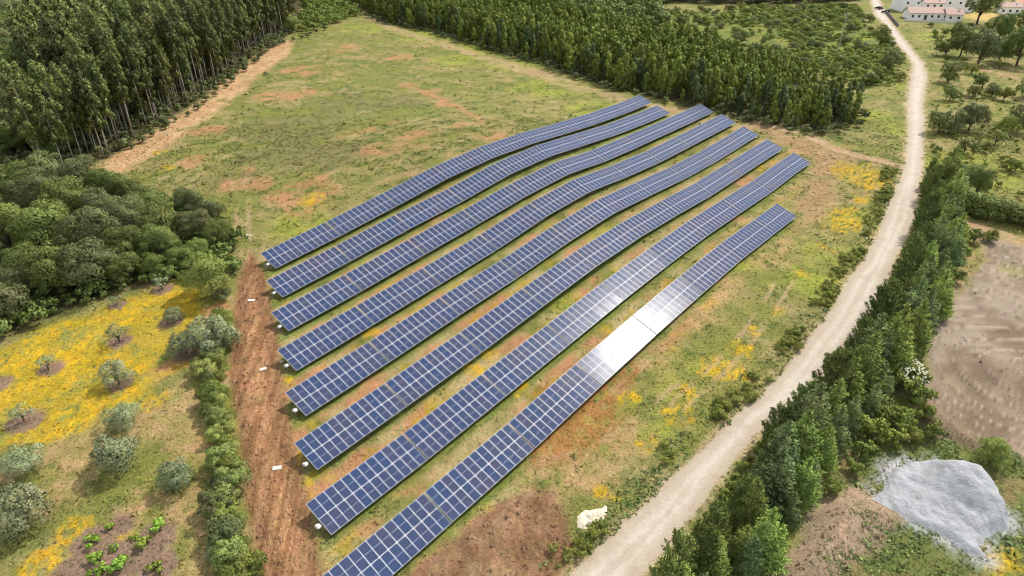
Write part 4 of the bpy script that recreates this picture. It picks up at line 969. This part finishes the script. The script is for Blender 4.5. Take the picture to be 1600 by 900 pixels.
hl = resample(poly([(352, 510), (338, 560), (332, 600), (338, 640), (350, 680), (356, 720), (358, 760), (352, 800), (362, 840), (372, 880), (384, 930)]), 44)
for k, (x, y) in enumerate(hl):
    plant(f'hedge{k % 4}', x + random.uniform(-.9, .9), y + random.uniform(-.5, .5), random.uniform(.65, 1.25), 'hedge_shrub', 'leafy shrub in the hedge left of the red dirt track', 'shrub', 'hedge shrubs left of the dirt track', parts=('foliage', 'stem'), mat=random.choice(['hedge', 'hedge', 'shrub', 'grey_oak', 'broadleaf']))
x, y = at1(350, 470); plant('hedge1', x, y, 1.0, 'hedge_shrub', 'grey shrub directly below the bright yellow green tree', 'shrub', parts=('foliage', 'stem'), mat='grey_oak')
x, y = at1(342, 872); plant('olive1', x, y, .72, 'olive_shrub', 'silver leaved shrub at the lower end of the hedge', 'shrub', parts=('foliage', 'stem'))
for q, (px, py) in enumerate([(398, 905), (385, 890), (410, 930), (370, 900)]):
    x, y = at1(px, py); plant(f'hedge{q}', x, y, random.uniform(.6, .8), 'hedge_shrub', 'wispy shrub spilling onto the track at the bottom of the hedge', 'shrub', 'wispy shrubs at the bottom end of the hedge', parts=('foliage', 'stem'), mat='shrub')

# ------------------------------------------------------------------ low plants over the ground
LIN = [(poly([(1395, 262), (1392, 300), (1376, 340), (1350, 390), (1320, 430), (1290, 480), (1255, 520), (1215, 570), (1170, 610), (1130, 650), (1080, 695), (1040, 735), (1000, 775), (960, 815), (915, 858), (880, 892), (860, 915)]), 2.6)]
def tufts(name, n, seed, label, kind_of, size, per=5):
    g = np.random.default_rng(seed)
    # even density over what the photo shows, thinning with distance
    v = g.random(n); yy = 22 * np.exp(v * math.log(330 / 22.)); xx = (g.random(n) * 2 - 1) * (yy * .86 + 16)
    if kind_of == 'near': yy = 22 + g.random(n) ** .75 * 160; xx = (g.random(n) * 2 - 1) * (yy * .80 + 14)
    col, cls = cover(xx, yy)
    lum = col.mean(1); gr = col[:, 1] / (col[:, 0] + 1e-4)
    dense = fbm(xx, yy, 2.2, 3); d2 = fbm(xx, yy, 7, 5)
    p = sstep(.70, 1.15, gr) * sstep(.36, .60, dense * .6 + d2 * .4) + .22
    p = np.where(cls == 5, 0, p); p = np.where((cls == 1) | (cls == 3), .012, p); p = np.where(cls == 4, .004, p); p = np.where(cls == 2, .03, p)
    verge = np.zeros(n)
    for P, w in LIN: verge = np.maximum(verge, 1 - sstep(.4, 1.3, ldist(P, xx, yy) / w)) * sstep(.28, .50, fbm(xx, yy, 4, 2))
    verge = np.maximum(verge, sstep(.15, .6, blobs(GREENZ, xx, yy)) * sstep(.38, .6, fbm(xx, yy, 3, 4)) * .8)
    p = np.maximum(p, verge * (cls != 5) * .9)
    yel = (col[:, 0] > .33) & (col[:, 2] < .06) & (cls == 0); p = np.where(yel, 1, p)
    m = g.random(n) < p
    xx, yy, col, verge, yel = xx[m], yy[m], col[m], verge[m], yel[m]
    k = len(xx); zz = height(xx, yy)
    s = size * .82 * g.lognormal(0, .38, k) * (1 + verge * .55) * np.clip(yy / 110, .72, 1.35); s = np.where(yel, s * .62, s)
    tone = mixc(col, np.where(g.random((k, 1)) < .6, GREEN[None], LIMEC[None] * .8), np.full(k, .32)) * g.uniform(.85, 1.45, (k, 1)) * 1.15
    dr = (g.random(k) < .18) & (verge < .3); tone = np.where(dr[:, None], DRY[None] * g.uniform(.7, 1.1, (k, 1)), tone)
    tone = np.where((yel & (g.random(k) < .75))[:, None], YEL[None] * g.uniform(.7, 1.1, (k, 1)), tone)
    tone = np.where((verge > .4)[:, None] & (g.random(k) < .7)[:, None], np.array([[.125, .18, .045]]) * g.uniform(.6, 1.5, (k, 1)), tone)
    P = np.repeat(np.c_[xx, yy, zz], per, 0); S = np.repeat(s, per)
    d = rdir(len(P), g, -.05)[:len(P)]
    P = P + d * (S * .48)[:, None] * [1, 1, .5] + np.c_[np.zeros(len(P)), np.zeros(len(P)), S * .05]
    V, Nv = leaves(P, unit(d + [0, 0, .9]), S * .62, g, .55, .8)
    T = np.repeat(np.repeat(tone, per, 0), 4, 0)
    nq = len(V) // 4
    me = fast_mesh(name, V, np.arange(nq * 4).reshape(nq, 4), 4, M['tuft'], normals=Nv, attr=('tone', T))
    o = link(name, me); tag(o, label=label, kind='stuff'); print(name, k)
vb = []
for P, w in LIN:
    q = resample(P, 520)
    for (x, y) in q:
        if fbm(np.array([x]), np.array([y]), 5, 3)[0] > .48: vb.append((f'bushmid{random.randint(0, 1)}', x - random.uniform(-1.0, 2.4), y + random.uniform(-1.2, 1.2), random.uniform(.16, .5), random.uniform(0, 6)))
mass('verge_bushes', [v for v in vb if sdist(P_ROAD, np.array([v[1]]), np.array([v[2]]))[0] < -.3], 'shrub', 'leafy green weeds and bushes along the left verge of the road')
tufts('grass', 230000, 31, 'low grass, weeds and wild flowers covering the field', 'far', .34)
tufts('weeds', 200000, 32, 'weeds and yellow flowers growing near the solar rows', 'near', .24)
# clods and stones on bare soil
def clods(n, seed):
    g = np.random.default_rng(seed); V = []; Fc = []
    yy = 24 + g.random(n) ** .8 * 130; xx = (g.random(n) * 2 - 1) * (yy * .8 + 12)
    col, cls = cover(xx, yy); m = (g.random(n) < np.where(cls == 1, .8, np.where(cls == 3, .45, 0)) + np.where((cls == 1) | (cls == 3), 0, np.where(cls == 4, .03, .015))) & (cls != 5)
    xx, yy, col = xx[m], yy[m], col[m]; k = len(xx); s = g.lognormal(-2.25, .5, k); zz = height(xx, yy)
    o6 = np.array([[1, 0, 0], [0, 1, 0], [-1, 0, 0], [0, -1, 0], [0, 0, .9], [0, 0, -.5]], float)
    V = (o6[None] * g.uniform(.6, 1.2, (k, 6, 1)) * s[:, None, None] + np.c_[xx, yy, zz][:, None, :]).reshape(-1, 3)
    f = np.array([[0, 1, 4], [1, 2, 4], [2, 3, 4], [3, 0, 4], [1, 0, 5], [2, 1, 5], [3, 2, 5], [0, 3, 5]])
    Fc = (f[None] + (np.arange(k) * 6)[:, None, None]).reshape(-1, 3)
    T = np.repeat(col * g.uniform(.75, 1.35, (k, 1)), 6, 0)
    me = fast_mesh('clods', V, Fc, 3, M['clod'], attr=('tone', T), smooth=False)
    o = link('soil_clods', me); tag(o, label='clods of earth and small stones on the bare soil', kind='stuff'); print('clods', k)
m_, nt_, b_, o_ = new_mat('soil clods'); a_ = N(nt_, 'ShaderNodeAttribute', attribute_name='tone'); nt_.links.new(a_.outputs['Color'], b_.inputs['Base Color']); M['clod'] = m_
clods(150000, 41)

# ------------------------------------------------------------------ piles
def pile(name, P, hfun, mat, label, cat, step=.22):
    xs = np.arange(P[:, 0].min() - .3, P[:, 0].max() + .3, step); ys = np.arange(P[:, 1].min() - .3, P[:, 1].max() + .3, step)
    X, Y = np.meshgrid(xs, ys, indexing='ij')
    d = sdist(P, X + (fbm(X, Y, 1.1, 2) - .5) * .9, Y + (fbm(X, Y, 1.1, 5) - .5) * .9)
    Z = height(X, Y) + hfun(X, Y, d)
    ok = d > -.15; idx = -np.ones(X.shape, int)
    Fq = []; V = []; 
    nx, ny = X.shape; I = np.arange(nx * ny).reshape(nx, ny)
    q = np.stack([I[:-1, :-1], I[1:, :-1], I[1:, 1:], I[:-1, 1:]], -1).reshape(-1, 4)
    q = q[ok.ravel()[q].all(1)]; used, inv = np.unique(q.ravel(), return_inverse=True)
    me = fast_mesh(name, np.stack([X.ravel(), Y.ravel(), Z.ravel()], -1)[used], inv.reshape(-1, 4), 4, M[mat])
    o = link(name, me); tag(o, label, cat); return o
pk = at1(1505, 770)
def hg(X, Y, d):
    e = sstep(-.15, 1.0, d); r = np.hypot(X - pk[0], Y - pk[1])
    return e * (.25 + 2.7 * np.exp(-(r / 3.1) ** 2) + .9 * np.exp(-(r / 7.5) ** 2) + (fbm(X, Y, 1.6, 3) - .5) * .75 + (vnoise(X, Y, .4, 2) - .5) * .16 - .5 * np.exp(-((X - pk[0]) ** 2 + (Y - pk[1] + .8) ** 2) / .8)) + .01 * (d > 0) - (1 - e) * .12
pile('gravel_pile', P_GRAVEL, hg, 'gravel', 'spread pile of pale grey gravel between the conifer belt and the sand yard', 'gravel pile')
P_ROCK = poly([(901, 805), (915, 796), (935, 794), (948, 788), (951, 797), (942, 810), (925, 818), (915, 828), (903, 826)])
pile('limestone_heap', P_ROCK, lambda X, Y, d: sstep(-.1, .8, d) * (.42 + (fbm(X, Y, .7, 1) - .5) * .5 + (vnoise(X, Y, .25, 2) - .5) * .12) - (1 - sstep(-.15, .1, d)) * .1, 'palerock', 'small cream heap of stone beside the road verge near the bottom', 'stone heap', .12)

# ------------------------------------------------------------------ slabs on the track, boxes at the row ends
for q, (px, py, lb) in enumerate([(389, 368, 'small broken pale slab at the top of the red track'), (393, 471, 'cracked pale slab on the red track level with the third row'), (412, 577, 'pale slab on the red track below the fourth row'), (433, 732, 'square white slab on the red track near the lowest rows'), (440, 566, 'small pale stone slab at the track edge beside the fifth row')]):
    x, y = at1(px, py); b = MB(); sz = (1.0, .62) if q < 4 else (.5, .3)
    if q == 0: b.box((-.3, .1, .05), (.5, .5, .14), Matrix.Rotation(.3, 3, 'Z')); b.box((.25, -.1, .04), (.45, .35, .12), Matrix.Rotation(-.5, 3, 'Z'))
    elif q == 1: b.box((-.28, .02, .05), (.48, .6, .14), Matrix.Rotation(.1, 3, 'Z')); b.box((.27, -.02, .04), (.48, .55, .14), Matrix.Rotation(-.15, 3, 'Z'))
    else: b.box((0, 0, .05), (sz[0], sz[1], .15)); b.box((.04, .02, .14), (sz[0] * .75, sz[1] * .7, .05), Matrix.Rotation(.06, 3, 'Z'))
    o = b.build('concrete_slab', M['concrete']); o.location = (x, y, gz(x, y)); o.rotation_euler = (0, 0, [0.2, .1, .5, .2, .8][q]); tag(o, lb, 'slab')
BX = [(417, 388), (419, 416.5), (434, 512), (441, 567), (459, 639), (470, 715), (497, 822)]
BXR = [1, 2, 3, 4, 5, 6, 7]
for r, nm in zip(BXR, ['first (topmost)', 'second', 'third', 'fourth', 'fifth', 'sixth', 'seventh']):
    off, pr = row_start[r]; s = pr[0, 0] - .35; c = DIRV * s + NV * (off + 2.55); z = gz(c[0], c[1])
    t = empty('cabinet', (c[0], c[1], z), PSI + .1); tag(t, f'small white electrical cabinet under the left end of the {nm} row', 'electrical box', 'electrical cabinets at the row ends')
    b = MB(); b.box((0, 0, .95), (.42, .62, .34), Matrix.Rotation(-.5, 3, 'X')); b.build('casing', M['whitebox'], t)
    b = MB(); b.box((0, 0, .3), (.08, .08, 1.1)); b.build('post', M['frame'], t)

# ------------------------------------------------------------------ pole, houses, car
def hpole(px, py, h, lb):
    x, y = at1(px, py); t = empty('utility_pole', (x, y, gz(x, y))); tag(t, lb, 'utility pole')
    b = MB(); b.tube([(0, 0, -.5), (0, 0, h)], [.17, .11], 8); b.build('pole', M['frame'], t)
    b = MB(); b.box((0, 0, h - .6), (2.4, .12, .14)); b.build('crossarm', M['frame'], t)
    for xx in (-1, 0, 1):
        b = MB(); b.tube([(xx, 0, h - .5), (xx, 0, h - .2)], [.06, .05], 6); b.build('insulator', M['whitebox'], t)
hpole(1309, 84, 15, 'thin grey utility pole standing in the scrubland')
def house(px, py, W, D, Hh, rz, label, roofh=1.6, roofm='roof', nw=6, floors=1, over=.5, door=None, shed=None, name='house'):
    x, y = at1(px, py); z = gz(x, y)
    t = empty(name, (x, y, z), rz); tag(t, label, 'house')
    b = MB(); b.box((0, D / 2, Hh / 2 - .5), (W, D, Hh + 1)); b.face([(-W / 2 + .01, .01, Hh), (-W / 2 + .01, D - .01, Hh), (-W / 2 + .01, D / 2, Hh + roofh * .96)][::-1]); b.face([(W / 2 - .01, .01, Hh), (W / 2 - .01, D - .01, Hh), (W / 2 - .01, D / 2, Hh + roofh * .96)]); b.build('wall', M['render_wall'], t)
    b = MB(); a, c = W / 2 + over, over; sl = roofh / (D / 2)
    for sgn in (0, 1):
        e = -c if sgn == 0 else D + c; zl = Hh - c * sl + .06
        lo = [(-a, e, zl), (a, e, zl), (a, D / 2, Hh + roofh + .06), (-a, D / 2, Hh + roofh + .06)]; hi = [(p[0], p[1], p[2] + .18) for p in lo]
        b.face(hi if sgn == 0 else hi[::-1]); b.face(lo[::-1] if sgn == 0 else lo); b.face([lo[0], lo[1], hi[1], hi[0]]); b.face([lo[1], lo[2], hi[2], hi[1]]); b.face([lo[3], lo[0], hi[0], hi[3]])
    rf = b.build('roof', M[roofm], t)
    b = MB(); b.box((W * .3, D * .35, Hh + roofh + .1), (.7, .7, 1.3)); b.build('chimney', M['render_wall'], rf)
    for fl in range(floors):
        zz = 1.55 + fl * 2.9
        for i in range(nw):
            xx = -W / 2 + W * (i + .5) / nw
            if door is not None and fl == 0 and i == door:
                b = MB(); b.box((xx, -.04, 1.05), (1.3, .10, 2.1)); b.build('door', M['doorm'], t); continue
            b = MB(); b.box((xx, -.03, zz), (1.0, .10, 1.0)); wd = b.build('window', M['window'], t)
            b = MB(); b.box((xx, -.08, zz - .58), (1.2, .16, .08)); b.build('sill', M['concrete'], wd)
    return t
house(1464, 19, 37, 12, 7.6, -.05, 'large white two storey building with orange roof behind the farmhouse', nw=7, floors=2, roofm='roof_orange', roofh=2.0)
house(1455, 31, 21, 8, 3.0, -.10, 'low white farmhouse with faded pink tiled roof and dark door', nw=7, floors=1, door=2, roofh=2.2)
house(1456, 24, 9.5, 5, 5.7, -.10, 'small upper storey block with pink roof rising from the low farmhouse', nw=3, floors=2, roofh=1.3)
house(1490, 33, 7, 8, 3.0, -.25, 'white gabled wing at the right end of the low farmhouse', nw=2, floors=1, roofh=2.0)
house(1577, 22, 9, 7, 3.4, -.35, 'small house with pink roof near the top right corner, left one', nw=3, roofh=1.6)
house(1601, 16, 9, 7, 3.0, -.2, 'small house with orange roof at the top right corner, right one', nw=3, roofh=1.6, roofm='roof_orange')
w0, w1 = at1(1384, 20), at1(1403, 42); n_ = 14
b = MB()
for i in range(n_):
    p = w0 + (w1 - w0) * (i + .5) / n_; L_ = np.hypot(*(w1 - w0)) / n_; b.box((p[0], p[1], gz(p[0], p[1]) + .5), (L_ + .002 * (i % 2), .35, 1.5 + .004 * (i % 2)), Matrix.Rotation(math.atan2(w1[1] - w0[1], w1[0] - w0[0]), 3, 'Z'))
tag(b.build('stone_wall', M['wallstone']), 'low dark wall along the right side of the road near the houses', 'wall')
w0, w1 = at1(1412, 33), at1(1500, 37)
b = MB()
for i in range(20):
    p = w0 + (w1 - w0) * (i + .5) / 20; L_ = np.hypot(*(w1 - w0)) / 20; b.box((p[0], p[1], gz(p[0], p[1]) + .3), (L_ + .002 * (i % 2), .25, 1.3 + .004 * (i % 2)), Matrix.Rotation(math.atan2(w1[1] - w0[1], w1[0] - w0[0]), 3, 'Z'))
tag(b.build('garden_wall', M['concrete']), 'low pale garden wall in front of the white farmhouse', 'wall')
def car(px, py, rz, label):
    x, y = at1(px, py); t = empty('parked_car', (x, y, gz(x, y) + .02), rz); tag(t, label, 'car')
    def ext(prof, w, z0=0):
        b = MB(); n = len(prof)
        for sx in (-w / 2, w / 2): b.v += [(sx, p[0], p[1]) for p in prof]
        b.f.append(tuple(range(n))); b.f.append(tuple(range(n, 2 * n))[::-1]); b.m += [0, 0]
        for i in range(n): b.f.append((i, i + n, (i + 1) % n + n, (i + 1) % n)); b.m.append(0)
        return b
    ext([(-2.1, .35), (2.1, .35), (2.15, .7), (1.9, .92), (1.0, 1.0), (-1.9, 1.02), (-2.15, .8)], 1.75).build('body', M['carpaint'], t)
    ext([(-1.75, 1.02), (1.0, 1.0), (.35, 1.45), (-1.3, 1.48)], 1.5).build('cabin', M['window'], t)
    for sx in (-.85, .85):
        for yy in (-1.35, 1.35):
            b = MB(); b.tube([(sx - .1, yy, .33), (sx + .1, yy, .33)], [.33, .33], 14); b.build('wheel', M['tyre'], t)
car(1373, 14, .25, 'dark car stopped on the road near the top of the photo')
car(1384, 20, 1.1, 'dark car parked beside the low dark wall')
